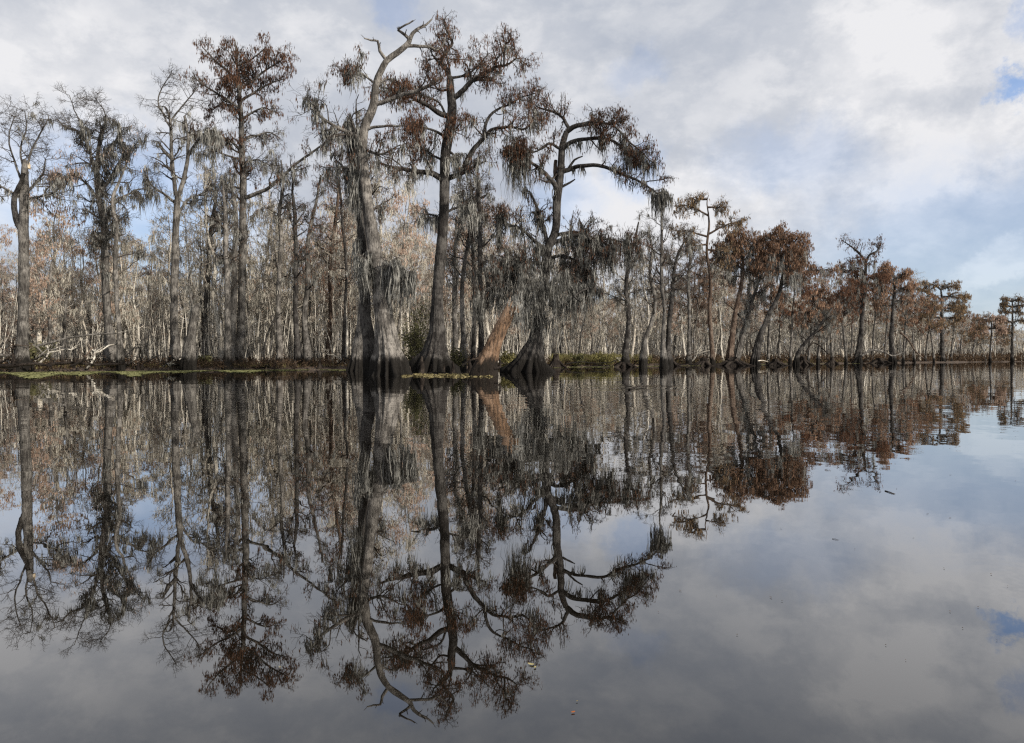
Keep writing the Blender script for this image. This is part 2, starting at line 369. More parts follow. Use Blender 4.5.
# ---------------------------------------------------------------- shoreline, ground, water
SH = np.array([(-400, 30), (-200, 46), (0, 56), (100, 60), (200, 65), (350, 71), (430, 76), (560, 88), (700, 108), (850, 148), (950, 188), (1024, 222), (1200, 330), (1400, 520), (1600, 900)], float)
def shore(px): return np.interp(px, SH[:, 0], SH[:, 1])
rng = np.random.default_rng(5)
pxs = np.concatenate([np.linspace(-400, 1100, 700), np.linspace(1103, 1600, 60)])
sy = shore(pxs); sx = (pxs - CX) / F * sy
pts = np.column_stack([sx, sy]); pts = np.vstack([np.array([(-400, -300), (-160, -120), (-70, -20)]), pts])
jit = np.zeros(len(pts)); ph = rng.uniform(0, 6.28, 8); ii = np.arange(len(pts))
for j, (fq, am) in enumerate(((.05, .9), (.11, .6), (.23, .45), (.51, .35), (.97, .25), (1.7, .18))): jit += am * np.sin(ii * fq + ph[j])
pts[3:, 1] += jit[3:] * np.clip(pts[3:, 1] / 60, .5, 4) * .6
inl = np.array([-.42, .907])
offs = [(-2.5, -.5), (-.6, -.12), (0, .03), (.5, .12), (1.2, .22), (2.5, .3), (5, .36), (9, .4), (16, .42), (30, .45), (70, .5), (200, .5), (6000, .5)]
V = np.zeros((len(offs), len(pts), 3))
for k, (d, z) in enumerate(offs):
    V[k, :, :2] = pts + inl * d; V[k, :, 2] = z + (rng.normal(0, .07, len(pts)) if .3 < d < 40 else 0)
idx = np.arange(V.shape[0] * V.shape[1]).reshape(V.shape[:2])
Q = np.stack([idx[:-1, :-1], idx[:-1, 1:], idx[1:, 1:], idx[1:, :-1]], -1).reshape(-1, 4)
tag(obj('ground', raw_mesh('ground', V.reshape(-1, 3), Q, 'ground', True)), kind='structure')
V = np.array([(-7000, -3000, 0), (7000, -3000, 0), (7000, 9000, 0), (-7000, 9000, 0)], float)
tag(obj('water', raw_mesh('water', V, np.array([[0, 1, 2, 3]]), 'water')), kind='structure')
def gpos(px, d=0.0):
    Y = float(shore(px)) + d; return (px - CX) / F * Y, Y

# floating duckweed along the left and centre bank: tiny leaves lying on the water
def floating(name, label, cat, mat, segs, size, seed, kind='stuff'):
    r = np.random.default_rng(seed); mb = MB()
    for (x0, x1, d0, d1, n) in segs:
        px = r.uniform(x0, x1, n); u = r.uniform(0, 1, n) ** .8
        wv = .6 + .4 * np.sin(px * .09 + seed) * np.sin(px * .031 + 1)
        Y = shore(px) + .9 - (d0 + (d1 - d0) * u * wv); X = (px - CX) / F * Y
        L_ = size * r.uniform(.5, 1.5, n); a = r.uniform(0, 6.28, n)
        c = np.stack([X, Y, r.uniform(.006, .03, n)], -1)
        d = np.stack([np.cos(a), np.sin(a), r.normal(0, .06, n)], -1) * L_[:, None]; e = np.stack([-np.sin(a), np.cos(a), r.normal(0, .06, n)], -1) * (L_ * .6)[:, None]
        mb.add(np.stack([c - d * .5, c + e * .5, c + d * .5, c - e * .5], 1), np.arange(n * 4).reshape(n, 4))
    return tag(obj(name, mb.mesh(name, mat)), label, cat, kind=kind)
floating('duckweed_mat', 'green mat of duckweed floating along the muddy bank', 'duckweed', 'duckweed',
         [(-60, 140, -1, 20, 60000), (120, 260, -1, 14.0, 30000), (240, 365, -1, 9.0, 14000), (535, 700, -1, 8.0, 12000), (700, 860, -1, 7.5, 9000)], .22, 11)
r = np.random.default_rng(12); mb = MB(); n = 6500
px = r.uniform(402, 492, n); Y = 46.6 + r.normal(0, 1.5, n) + np.sin(px * .2) * .8; kp = np.sin(px * .53) + np.sin(px * .21 + 1) + r.normal(0, .7, n) > -.6; px = px[kp]; Y = Y[kp]; n = len(px); c = np.stack([(px - CX) / F * Y, Y, r.uniform(.006, .05, n)], -1)
a = r.uniform(0, 6.28, n); d = np.stack([np.cos(a), np.sin(a), r.normal(0, .2, n)], -1) * .12; e = np.stack([-np.sin(a), np.cos(a), r.normal(0, .2, n)], -1) * .07
mb.add(np.stack([c - d, c + e, c + d, c - e], 1), np.arange(n * 4).reshape(n, 4))
tag(obj('leaf_litter', mb.mesh('leaf_litter', 'leaf_litter')), 'yellow fallen leaves floating between the swollen cypress bases', 'leaves', kind='stuff')

# ---------------------------------------------------------------- the large trees
def stub_top(px, py, Y, n=5, h=.5, seed=1):
    def f(rng, base, tw, lf, mo, root):
        p = at(px, py, Y) - base; mb = MB()
        for i in range(n):
            a = rng.uniform(0, 6.28); q = p + np.array([math.cos(a), math.sin(a), 0]) * .16 - np.array([0, 0, .2])
            P_ = np.stack([q, q + np.array([0, 0, .5 * h]), q + np.array([rng.normal(0, .05), rng.normal(0, .05), h * rng.uniform(.7, 1.6)])])
            mb.tubes(P_[None], np.array([[.11, .07, .01]]), 4)
        part('broken_top', mb, 'wood_fresh', root)
    return f

tree('cypress_tree', 'tall silvery dead-topped cypress with twisted bare crown and fluted base standing in the water', 46.5,
     [(390, 378, 62), (389, 368, 50), (388, 355, 36), (386, 335, 26), (383, 310, 20), (379, 280, 16), (375, 250, 14.5), (370, 220, 13), (366, 190, 12), (363, 160, 11.5), (364, 131, 10.5), (369, 117, 9.8), (374, 105, 9), (376, 85, 7.8), (381, 72, 7.2), (387, 61, 6.8), (398, 53, 6.2), (406, 46, 5.5), (410, 40, 5)],
     [L([(410, 40), (413, 33), (420, 27), (426, 24), (432, 18)], (4.6, 1.6), d=.8, b=(5, .35), n2=1, n3=0), L([(410, 40), (405, 34), (399, 29), (403, 25), (414, 19)], (3.6, 1.4), d=-.8, b=(4, .3), n2=1, n3=0),
      L([(387, 61), (380, 52), (377.5, 43), (371, 42), (364, 39.5)], (3.6, 1.3), d=-1, b=(4, .3), n2=1, n3=0), L([(407, 50), (418, 47.5), (430, 47), (437, 50), (443, 45), (445, 37)], (3.8, 1.6), d=1.2, b=(4, .35), n2=1, n3=0),
      L([(373, 107), (387, 101), (401, 95), (415, 91), (430, 84), (442, 75)], (5, 3), d=-1, b=(8, 1.3), leaf=260, t0=.4),
      L([(367, 130), (375, 128), (384, 127.5), (396, 128), (404, 127)], (3.5, 1.5), d=-.7), L([(404, 127), (400, 133), (393, 134), (386, 138)], (1.8, .8), d=-.4),
      L([(366, 160), (358, 138), (348, 132), (334, 126), (322, 118), (307, 101)], (6, 1.4), d=-1.6, b=(16, 1.6), n3=4, moss=(50, 1.1), leaf=120),
      L([(364, 190), (357, 165), (356, 140), (352, 122)], (8, 3), d=.8, moss=(110, 2.6), b=(8, .7), per=9),
      L([(378, 85), (368, 78), (358, 72), (350, 75)], (2.5, 1), d=-.5, b=(14, 1.2), leaf=420, moss=(16, 1.0)),
      L([(379, 88), (386, 80), (396, 82), (404, 88)], (2.5, 1.2), d=.5, b=(12, 1.2), leaf=480, moss=(8, .8)),
      L([(366, 150), (380, 155), (395, 150), (402, 146)], (3, 1), d=-1, b=(12, 1.3), leaf=420, moss=(14, .8)),
      L([(366, 205), (354, 190), (346, 170), (336, 160)], (4, 1.5), d=1.5, b=(12, 1.5), leaf=250, moss=(26, 1.4)),
      L([(378, 270), (390, 265), (400, 266), (407, 272)], (4, 1), d=-1.0, b=(8, .9), moss=(70, 1.9), bark='bark_silver'),
      L([(378, 268), (366, 262), (360, 268)], (4, 1), d=-.9, b=(5, .6), moss=(34, 1.7), bark='bark_silver')],
     bark='bark_silver', flare=.62, fh=1.7, seed=3)
tree('cypress_tree', 'hollow dark moss-draped snag leaning against the silvery dead-topped cypress', 47.6,
     [(372, 372, 22), (369, 345, 15), (366, 310, 13), (364, 270, 13), (364, 240, 12), (361, 215, 8), (360, 205, 4)],
     [L([(364, 245), (358, 238), (355, 243)], (4, 2), d=-.6, b=(4, .5), moss=(14, 1.8)), L([(364, 262), (372, 258), (378, 262)], (4, 2), d=-.7, b=(5, .5), moss=(14, 1.8))],
     bark='bark_dark', seed=4, flare=.3)
tree('cypress_tree', 'smooth grey trunk with swollen foot just behind the silvery dead-topped cypress', 62,
     [(356, 366, 20), (358, 350, 15), (362, 320, 10), (364, 280, 8), (365, 230, 7), (362, 190, 6), (358, 150, 4), (355, 130, 2)],
     tb=dict(n=16, len=2.4, q0=.55, moss=(60, 1.4), leaf=500, b=(4, 1.2)), bark='bark_grey', seed=5)
tree('cypress_tree', 'tall dark cypress with spreading rusty crown and buttressed base behind a leafy raft', 53,
     [(435, 370, 64), (435, 362, 48), (436, 352, 33), (437, 335, 20), (439, 300, 13), (442, 260, 12), (445, 220, 11.5), (446, 190, 11), (447, 160, 11.5), (450, 135, 11), (454, 112, 10), (453, 95, 9), (452, 78, 7.5)],
     [L([(452, 78), (445, 68), (441, 60), (447, 50), (453, 42), (450, 34), (444, 22)], (5, 1.5), d=.8, b=(20, 1.2), leaf=520, zf=1.0),
      L([(446, 70), (438, 62), (432, 54), (430, 46)], (3, 1.2), d=-.5, b=(8, .9), leaf=160),
      L([(451, 76), (449, 65), (447, 55)], (2.5, 1), d=-.8, b=(10, 1.0), leaf=220),
      L([(457, 100), (464, 90), (471, 82), (484, 75), (497, 68), (508, 67), (518, 60)], (6, 1.6), d=-1.2, b=(26, 1.4), leaf=900, moss=(14, 1.0), t0=.25),
      L([(505, 67), (505, 55), (512, 45), (508, 38)], (2, .8), d=-1, b=(8, 1.0), leaf=160),
      L([(448, 117), (438, 113), (430, 107), (416, 100), (403, 93), (392, 89), (381, 87)], (6, 1.4), d=-.9, b=(20, 1.3), leaf=800, moss=(10, .8), t0=.35),
      L([(447, 117), (440, 104), (428, 97), (420, 95)], (2.5, 1), d=.8, b=(8, 1.2), leaf=160),
      L([(456, 78), (466, 76), (478, 66), (488, 55)], (3, 1), d=1.6, b=(16, 1.3), leaf=560, moss=(8, .8)),
      L([(462, 172), (465, 165), (472, 150), (480, 141), (488, 132), (495, 129), (510, 127), (525, 129), (538, 113)], (6, 1.6), d=-1.4, b=(26, 1.3), leaf=620, moss=(30, 1.1), t0=.3),
      L([(483, 138), (488, 122), (496, 112), (507, 107), (520, 100), (534, 95)], (3.5, 1), d=.4, b=(22, 1.3), leaf=620, moss=(8, .7)),
      L([(447, 178), (438, 176), (430, 172), (420, 171), (408, 169), (396, 167), (386, 166), (378, 162)], (7, 2.2), d=-1.0, b=(14, 1.2), leaf=120, moss=(34, 1.1)),
      L([(448, 180), (458, 176), (466, 172), (476, 168), (486, 163)], (6, 1.6), d=-.8, b=(8, 1.0), leaf=90, moss=(14, .9)),
      L([(450, 140), (438, 132), (426, 128), (416, 124)], (3.5, 1.2), d=-1.4, b=(18, 1.4), leaf=1000, moss=(16, 1.1)),
      L([(450, 135), (458, 128), (462, 120)], (3, 1), d=-1, b=(12, 1.0), leaf=500, moss=(10, .9)),
      L([(448, 160), (436, 158), (424, 150), (414, 146)], (3, 1), d=1.4, b=(14, 1.3), leaf=480, moss=(18, 1.2)),
      L([(450, 150), (458, 158), (461, 166)], (3, 1), d=-.5, b=(5, .7), moss=(22, 1.4)),
      L([(446, 215), (455, 208), (468, 205), (474, 212)], (3, 1), d=1, b=(8, 1.3), moss=(26, 1.2)),
      L([(445, 225), (436, 216), (426, 214), (418, 220)], (3, 1), d=1, b=(8, 1.3), moss=(26, 1.2)),
      L([(452, 92), (440, 90), (430, 80), (424, 70)], (2.5, 1), d=1.8, b=(12, 1.1), leaf=300)],
     bark='bark_dark', flare=.6, fh=1.6, seed=7)
def moss_ball(rng, base, tw, lf, mo, root):
    p = at(662.5, 193, 55.2) - base; pts = p + rng.normal(0, 1, (34, 3)) * np.array([.28, .28, .05])
    moss_at(mo, rng, pts, 1.7, 14, .06, .10)
    # dense curtains hung over the flared foot
    for (x, y, sx_, n, ln, dp) in ((522, 290, 20, 46, 2.6, -2), (550, 288, 20, 46, 2.6, -2), (502, 270, 16, 24, 2.2, -1), (565, 300, 16, 34, 2.2, -1.5), (538, 318, 12, 24, 1.8, -1), (548, 250, 22, 34, 2.0, -1)):
        q = at(x, y, 58 + dp) - base; pts = q + rng.normal(0, 1, (n, 3)) * np.array([sx_ * .045, .9, .7]); moss_at(mo, rng, pts, ln * .8, 9, .055, .2)
tree('cypress_tree', 'broad mossy cypress with arching limb reaching over the water and dark cone-shaped foot', 58,
     [(529, 377, 60), (530, 366, 46), (532, 354, 30), (536, 338, 17), (540, 310, 12), (545, 280, 11), (549, 250, 10), (557, 230, 9), (559, 199, 9), (562.6, 177, 8), (564, 150, 7.5), (568.7, 131, 6)],
     [L([(568.7, 131), (573, 127), (582, 124), (592, 121), (601, 121), (610, 123), (621, 120)], (6, 1.6), d=-1.2, b=(26, 1.3), leaf=1000, moss=(10, .7)),
      L([(567, 128), (566, 122), (563, 117), (553, 111), (541, 108), (536, 104)], (4, 1.2), d=.8, b=(18, 1.3), leaf=520),
      L([(565, 150), (568, 144), (575, 140.6), (590, 139), (604, 139), (614, 142), (621, 148), (635, 160)], (5, 1.6), d=-.8, b=(26, 1.3), leaf=700, moss=(46, 1.3), t0=.3),
      L([(612, 125), (618, 135), (628, 145), (640, 155), (650, 165)], (2.5, 1), d=-1.4, b=(24, 1.2), leaf=700, moss=(26, 1.5)),
      L([(568, 172), (573, 167), (577, 165), (588, 163.5), (597, 163.5), (608, 166), (618, 170), (628, 174), (638, 179), (648, 185), (659.5, 193)], (5, 1.6), d=-2.8, b=(20, .8), leaf=180, moss=(34, .9)),
      L([(646, 182), (652, 180), (662, 179), (671, 177)], (1.4, .6), d=-2.6, b=(8, .5), leaf=60),
      L([(560, 192), (554, 184), (548, 177), (540, 169), (531, 162), (522, 158)], (6, 2), d=-.9, b=(16, 1.2), leaf=420, moss=(20, 1.3)),
      L([(563, 150), (556, 146), (549, 143), (540, 150), (534, 153)], (3.5, 1.5), d=-.6, b=(10, 1.0), leaf=260),
      L([(534, 158), (526, 152), (518, 150), (512, 154)], (3, 1.5), d=-.9, b=(26, 1.0), leaf=1500, moss=(60, 2.6)),
      L([(562, 176), (556, 178), (555, 168), (555.5, 160)], (4.5, 3.5), d=.5, bark='bark_brown'),
      L([(564, 188), (570, 182), (575, 179)], (3, 1.2), d=-.4), L([(566, 166), (574, 160), (582, 157)], (3, 1.2), d=-.5),
      L([(550, 246), (547, 240), (543, 225), (538, 211), (534, 200), (530, 191)], (5, 2), d=.7, b=(10, 1.2), moss=(40, 1.3), leaf=160),
      L([(552, 244), (560, 240), (569, 237), (578, 234), (588, 236), (600, 245), (612, 250)], (5, 1.6), d=-1.4, b=(24, 1.5), leaf=520, moss=(90, 1.6)),
      L([(556, 238), (575, 232), (595, 238), (615, 240), (632, 244)], (4, 1.2), d=1.4, b=(26, 1.7), leaf=700, moss=(90, 1.9)),
      L([(548, 252), (534, 240), (520, 228), (508, 224), (496, 215)], (4, 1.4), d=-1, b=(20, 1.6), leaf=500, moss=(60, 1.6)),
      L([(545, 262), (530, 262), (515, 258), (500, 262), (486, 270)], (4, 1.4), d=-1.6, b=(22, 1.7), leaf=420, moss=(80, 1.8)),
      L([(543, 285), (528, 280), (510, 278), (494, 284), (478, 292)], (4, 1.4), d=-2, b=(18, 1.4), leaf=120, moss=(80, 2.4)),
      L([(544, 290), (556, 280), (568, 276), (582, 282), (592, 290)], (4, 1.4), d=-1.6, b=(18, 1.5), leaf=200, moss=(70, 2.2)),
      L([(548, 262), (562, 256), (578, 262), (590, 270)], (4, 1.4), d=1.6, b=(20, 1.6), leaf=400, moss=(70, 2.0)),
      L([(586, 292), (578, 294), (572, 300), (578, 304)], (2, 1), d=-2), ],
     bark='bark_dark', flare=.65, fh=1.5, seed=9, extra=moss_ball)
def stump_bits(rng, base, tw, lf, mo, root):
    mb = MB(); p = at(512, 308, 45) - base
    for i in range(16):
        a = i / 16 * 6.28; q = p + np.array([math.cos(a) * .36, math.sin(a) * .36, -.3]); h = .3 + .45 * rng.uniform() ** 2
        mb.tubes(np.stack([q, q + [.05, 0, h * .6], q + [.12 + rng.normal(0, .04), 0, h]])[None], np.array([[.07, .045, .01]]), 4)
    part('broken_top', mb, 'wood_orange', root)
    q = at(520, 303, 45.3) - base; moss_at(mo, rng, q + rng.normal(0, 1, (22, 3)) * np.array([.4, .3, .3]), 1.1, 8, .05, .15)
tree('leaning_stump', 'snapped orange-brown cypress trunk leaning to one side out of a wide gnarled base', 45,
     [(484, 380, 40), (485, 372, 32), (488, 361, 23), (493, 347, 18), (499, 333, 16), (505, 321, 14.5), (512, 308, 13)],
     [], bark='wood_orange', flare=.2, fh=.9, seed=10, cat='stump', extra=stump_bits)

tree('cypress_tree', 'tall straight cypress on the bank with a tiered rusty crown drooping in clusters', 64,
     [(238, 363, 20), (239, 352, 13), (241, 330, 9), (242, 280, 8.5), (243, 230, 8), (243, 180, 7), (242, 140, 6), (241, 105, 5), (239, 75, 3.5), (237, 50, 2.2), (236, 40, 1)],
     [L([(241, 110), (228, 100), (215, 92), (203, 84), (192, 76)], (3, 1), d=-1, b=(16, 1.3), leaf=420, moss=(8, .8)),
      L([(240, 85), (228, 72), (216, 62), (203, 46)], (3, 1), d=.8, b=(16, 1.3), leaf=520), L([(238, 65), (248, 62), (258, 55), (266, 48)], (2.5, .8), d=-.8, b=(12, 1.2), leaf=420),
      L([(240, 90), (252, 80), (264, 70), (274, 64), (283, 58)], (3, 1), d=-1, b=(18, 1.4), leaf=800), L([(241, 100), (255, 92), (268, 85), (283, 80)], (3, 1), d=.9, b=(16, 1.3), leaf=520),
      L([(242, 120), (254, 112), (264, 108), (272, 114)], (2.5, 1), d=-.8, b=(12, 1.2), leaf=320, moss=(8, .7)), L([(242, 115), (230, 106), (220, 104), (210, 110)], (2.5, 1), d=1.3, b=(12, 1.3), leaf=360),
      L([(243, 150), (230, 140), (216, 136), (202, 134), (192, 128)], (3, 1), d=-1, b=(18, 1.4), leaf=480, moss=(40, 1.5)), L([(243, 160), (228, 156), (212, 150), (200, 152)], (2.5, 1), d=-1.2, b=(12, 1.0), moss=(26, 1.4)),
      L([(244, 200), (256, 193), (270, 186), (285, 172), (301, 158), (318, 146), (335, 134)], (4.5, 1.6), d=-2, b=(16, 1.3), leaf=300, moss=(44, 1.1)),
      L([(243, 140), (255, 136), (268, 132), (280, 138)], (2.2, 1), d=1.2, b=(14, 1.5), n3=5, moss=(12, .8), leaf=60), L([(243, 165), (256, 160), (270, 165)], (2.2, 1), d=-1.2, b=(14, 1.5), moss=(22, 1.0)),
      L([(239, 78), (238, 70), (232, 58), (226, 50)], (2, .8), d=-1, b=(14, 1.2), leaf=520), L([(241, 95), (236, 86), (230, 80)], (2, .8), d=-1.5, b=(12, 1.2), leaf=700), L([(241, 88), (246, 76), (250, 70)], (2, .8), d=1.5, b=(12, 1.2), leaf=620)],
     bark='bark_grey', flare=.3, seed=21, leafsz=(.36, .07), tb=dict(n=34, len=1.7, q0=.5, leaf=1400, b=(3, .9)))
tree('cypress_tree', 'bare forked tree with dark upper limbs and fine twigs on the bank', 60,
     [(175, 363, 18), (175, 350, 12), (174, 320, 8.5), (174, 270, 8), (175, 230, 7), (176, 200, 6.5)],
     [L([(176, 200), (173, 175), (172, 150), (172, 130), (170, 115), (166, 108)], (4.5, 2), d=-.8, b=(16, 1.8), n3=5, moss=(8, .6)), L([(176, 200), (184, 180), (188, 160), (189, 140), (186, 118)], (5, 2.5), d=.8, b=(10, 1.4), moss=(20, 1.2)),
      L([(172, 132), (166, 118), (160, 105), (164, 90), (172, 78)], (2, .8), d=-.5, b=(16, 1.5), n3=6), L([(172, 125), (182, 112), (192, 100), (200, 88)], (2, .8), d=.5, b=(14, 1.4), n3=6),
      L([(173, 160), (164, 150), (160, 143)], (4, 2), d=-.3, b=(4, .8), moss=(8, .6)), L([(175, 205), (160, 192), (150, 185), (143, 170)], (3, 1), d=-1, b=(12, 1.5), moss=(18, 1.0)), L([(188, 155), (196, 138), (204, 130), (212, 128)], (3, 1), d=-1, b=(12, 1.2), moss=(36, 1.4)),
      L([(176, 215), (188, 200), (200, 196), (210, 188)], (3, 1), d=1, b=(12, 1.5), moss=(24, 1.0))], bark='bark_grey', flare=.3, seed=22)
tree('cypress_tree', 'crooked grey tree thick with hanging moss near the fallen branches', 56,
     [(111, 363, 22), (110, 350, 15), (108, 325, 9), (106, 290, 8), (105, 255, 7.5), (105, 230, 7), (101, 205, 6), (98, 180, 5), (100, 150, 4), (103, 128, 2)],
     [L([(98, 180), (90, 150), (80, 132), (66, 126), (56, 118)], (3.5, 1), d=-1, b=(20, 1.5), n3=5, moss=(34, .8)), L([(95, 160), (84, 130), (75, 112), (70, 96)], (2, .7), d=.8, b=(14, 1.4), n3=5),
      L([(101, 160), (106, 130), (108, 112), (98, 98)], (2, .7), d=-.8, b=(20, 1.5), n3=6), L([(103, 195), (116, 170), (128, 155), (142, 142)], (3.5, 1), d=-1, b=(22, 1.7), n3=5, moss=(60, .9), leaf=60),
      L([(102, 200), (88, 185), (74, 176), (60, 182)], (3, 1), d=-1, b=(18, 1.6), moss=(40, 1.0), leaf=700), L([(104, 215), (120, 200), (136, 190), (150, 188)], (3, 1), d=1, b=(14, 1.5), moss=(44, 1.1)),
      L([(100, 170), (106, 150), (116, 140), (122, 128)], (3, 1), d=-1, b=(18, 1.6), moss=(60, 1.1))],
     bark='bark_grey', twig='twig_dark', flare=.3, seed=23, leaf='needles_faded', tb=dict(n=24, len=1.8, q0=.5, moss=(120, 1.2), b=(4, 1.1)))
tree('cypress_tree', 'thick broken-topped snag ringed by dead spindly limbs beside the fallen branches', 50,
     [(21, 361, 22), (22, 350, 14), (23, 320, 11), (24, 280, 10.5), (24, 240, 10), (25, 215, 10), (26, 195, 9.5), (26, 176, 8), (27, 165, 6), (27, 160, 3)],
     [L([(22, 235), (15, 215), (14, 195), (20, 182), (24, 172)], (6, 4), d=-1.0, bark='bark_dark'), L([(28, 195), (38, 182), (46, 172), (48, 160)], (3, 1), d=-1, b=(14, 1.4), n3=5, moss=(8, .7)),
      L([(26, 190), (16, 165), (8, 140), (14, 118)], (2.5, .8), d=.8, b=(16, 1.6), n3=5), L([(26, 180), (34, 150), (44, 130), (50, 115)], (2.5, .8), d=.8, b=(16, 1.6), n3=5, moss=(10, .6)), L([(22, 200), (8, 190), (-6, 180), (-15, 160)], (2.5, 1), d=-1, b=(14, 1.4), n3=5, moss=(20, .8)),
      L([(28, 200), (44, 196), (58, 190), (64, 178)], (2.5, 1), d=-1, b=(14, 1.4), moss=(24, .9)), L([(26, 178), (22, 150), (28, 130), (26, 112)], (2.2, .7), d=-.5, b=(16, 1.4), n3=5)],
     bark='bark_grey', flare=.25, seed=24, extra=stub_top(27, 166, 57, 5, .5))
tree('cypress_tree', 'slim pale crooked trunk standing close beside the crooked mossy grey tree', 54,
     [(121, 363, 12), (120, 352, 8), (118, 325, 5), (116, 290, 4.5), (114, 250, 4.5), (115, 225, 4), (111, 200, 3.5), (118, 180, 2.5), (124, 165, 1.5)],
     tb=dict(n=14, len=1.9, q0=.5, moss=(50, .9), b=(4, 1.0)), bark='bark_silver', seed=25)
tree('snag', 'short grey snag with a charred black top beside the bare forked tree', 57,
     [(188, 366, 22), (189, 352, 15), (191, 335, 10), (193, 322, 8.5), (196, 310, 8), (199, 305, 5)], [L([(194, 316), (192, 305), (190, 285), (193, 270)], (3, 1.5), d=.5, b=(6, .8), moss=(10, 1))], bark='bark_grey', seed=26, cat='snag', flare=.35)
mid = [
 ('leaning grey stem between the charred snag and the twin trunks', 66, [(205, 364, 12), (207, 340, 7), (208, 300, 5.5), (210, 250, 5), (214, 215, 4), (218, 190, 2)], 'bark_grey', 'm'),
 ('slightly paler of the twin trunks left of the tiered rusty cypress', 60, [(227, 365, 13), (228, 350, 8), (228, 310, 6.5), (227, 270, 6), (226, 230, 5), (224, 195, 3), (222, 175, 1.5)], 'bark_silver', 'm'),
 ('darker of the twin trunks, moss-hung, touching the tiered rusty cypress', 63, [(232, 364, 12), (232, 350, 8), (233, 310, 7), (234, 260, 6), (236, 220, 5), (232, 190, 3), (230, 170, 1.5)], 'bark_grey', 'm'),
 ('wavy pale trunk two steps right of the tiered rusty cypress', 66, [(280, 364, 12), (280, 350, 7), (279, 320, 5.5), (280, 280, 5), (282, 240, 4.5), (280, 215, 4), (284, 185, 2.5), (282, 160, 1.5)], 'bark_silver', 'm'),
 ('straight dark slender tree with upturned twigs between two wavy pale trunks', 66, [(297, 364, 11), (297, 350, 7), (295, 310, 5), (295, 260, 4.5), (293, 210, 4), (291, 190, 2.5), (294, 170, 1.5)], 'bark_dark', 'r'),
 ('wavy forked trunk with swollen mossy foot and rusty top', 67, [(308, 364, 16), (307, 350, 10), (305, 320, 6), (309, 280, 5.5), (308, 250, 5), (312, 225, 4), (318, 200, 3), (322, 175, 2)], 'bark_grey', 'r'),
 ('thin black pole-like tree halfway to the grey swollen trunk', 68, [(344, 364, 8), (344, 350, 4), (345, 310, 3.2), (346, 270, 3), (343, 230, 3), (340, 190, 2), (338, 165, 1)], 'bark_dark', 'r'),
 ('thin rusty-topped tree rising left of the thin black pole-like tree', 72, [(328, 364, 10), (329, 350, 6), (331, 310, 4.5), (330, 270, 4.5), (334, 230, 4), (338, 195, 3), (335, 160, 1.5)], 'bark_brown', 'R'),
 ('crooked moss-hung sapling right of the tall dark spreading cypress', 70, [(455, 362, 10), (455, 340, 6), (454, 300, 5), (456, 270, 4.5), (455, 245, 4), (462, 225, 3), (466, 200, 2)], 'bark_grey', 'm'),
 ('slender grey tree bent at midheight behind the leafy raft', 66, [(463, 363, 10), (463, 340, 6), (461, 300, 5), (463, 262, 4.5), (468, 240, 4), (470, 210, 3), (470, 180, 1.5)], 'bark_silver', 'm'),
 ('straight dark tree rising directly behind the snapped orange trunk', 64, [(480, 364, 14), (481, 345, 7), (481, 300, 5.5), (481, 250, 5), (480, 210, 4.5), (478, 180, 3), (480, 150, 1.5)], 'bark_dark', 'r'),
 ('dark spindly tree left of the straight dark tree behind the orange trunk', 68, [(473, 364, 9), (474, 340, 5), (475, 290, 4), (474, 250, 3.8), (476, 215, 3), (473, 185, 1.5)], 'bark_dark', 'm'),
 ('tall thin tree with ascending bare twigs right of the arching limb', 86, [(664, 364, 12), (663, 340, 5), (664, 310, 4), (661, 280, 4), (661, 250, 3.5), (661, 225, 2.5), (661, 205, 1)], 'bark_grey', 'b'),
 ('dark mossy tree over a black stump on the grassy bank', 92, [(625, 364, 14), (626, 345, 6), (628, 320, 5), (626, 290, 4.5), (628, 262, 4), (634, 240, 3), (638, 222, 1.5)], 'bark_dark', 'm'),
 ('leaning slim tree with forked moss-grey top on the grassy bank', 92, [(643, 364, 12), (645, 340, 5), (652, 320, 4), (655, 300, 4), (650, 275, 3.5), (652, 250, 3), (648, 232, 1.5)], 'bark_grey', 'm'),
 ('dark upright trunk bristling with moss before the flat-tiered tan cypress', 98, [(668, 364, 14), (668, 345, 6), (669, 320, 5.5), (671, 295, 5), (672, 275, 4), (676, 255, 3), (684, 240, 1.5)], 'bark_dark', 'm'),
 ('thin grey tree directly left of the flat-tiered tan cypress', 106, [(689, 363, 10), (689, 345, 4), (689, 310, 3.5), (688, 280, 3.5), (690, 255, 3), (686, 238, 1.5)], 'bark_grey', 'r'),
]
for i, (lab, Y, tr_, bk, st) in enumerate(mid):
    s = Y / 66
    tb = dict(n=18, len=1.7 * s, q0=.42, b=(4, 1.0 * s), n2=5, n3=4)
    if st == 'm': tb.update(moss=(55, 1.0), leaf=60)
    if st == 'r': tb.update(moss=(26, .8), leaf=420)
    if st == 'R': tb.update(moss=(20, .8), leaf=1100)
    if st == 'b': tb.update(n=16, up=.8, moss=(6, .5))
    tree('swamp_tree', lab, Y, tr_, [], bark=bk, seed=40 + i, tb=tb, flare=.3, fh=.8)

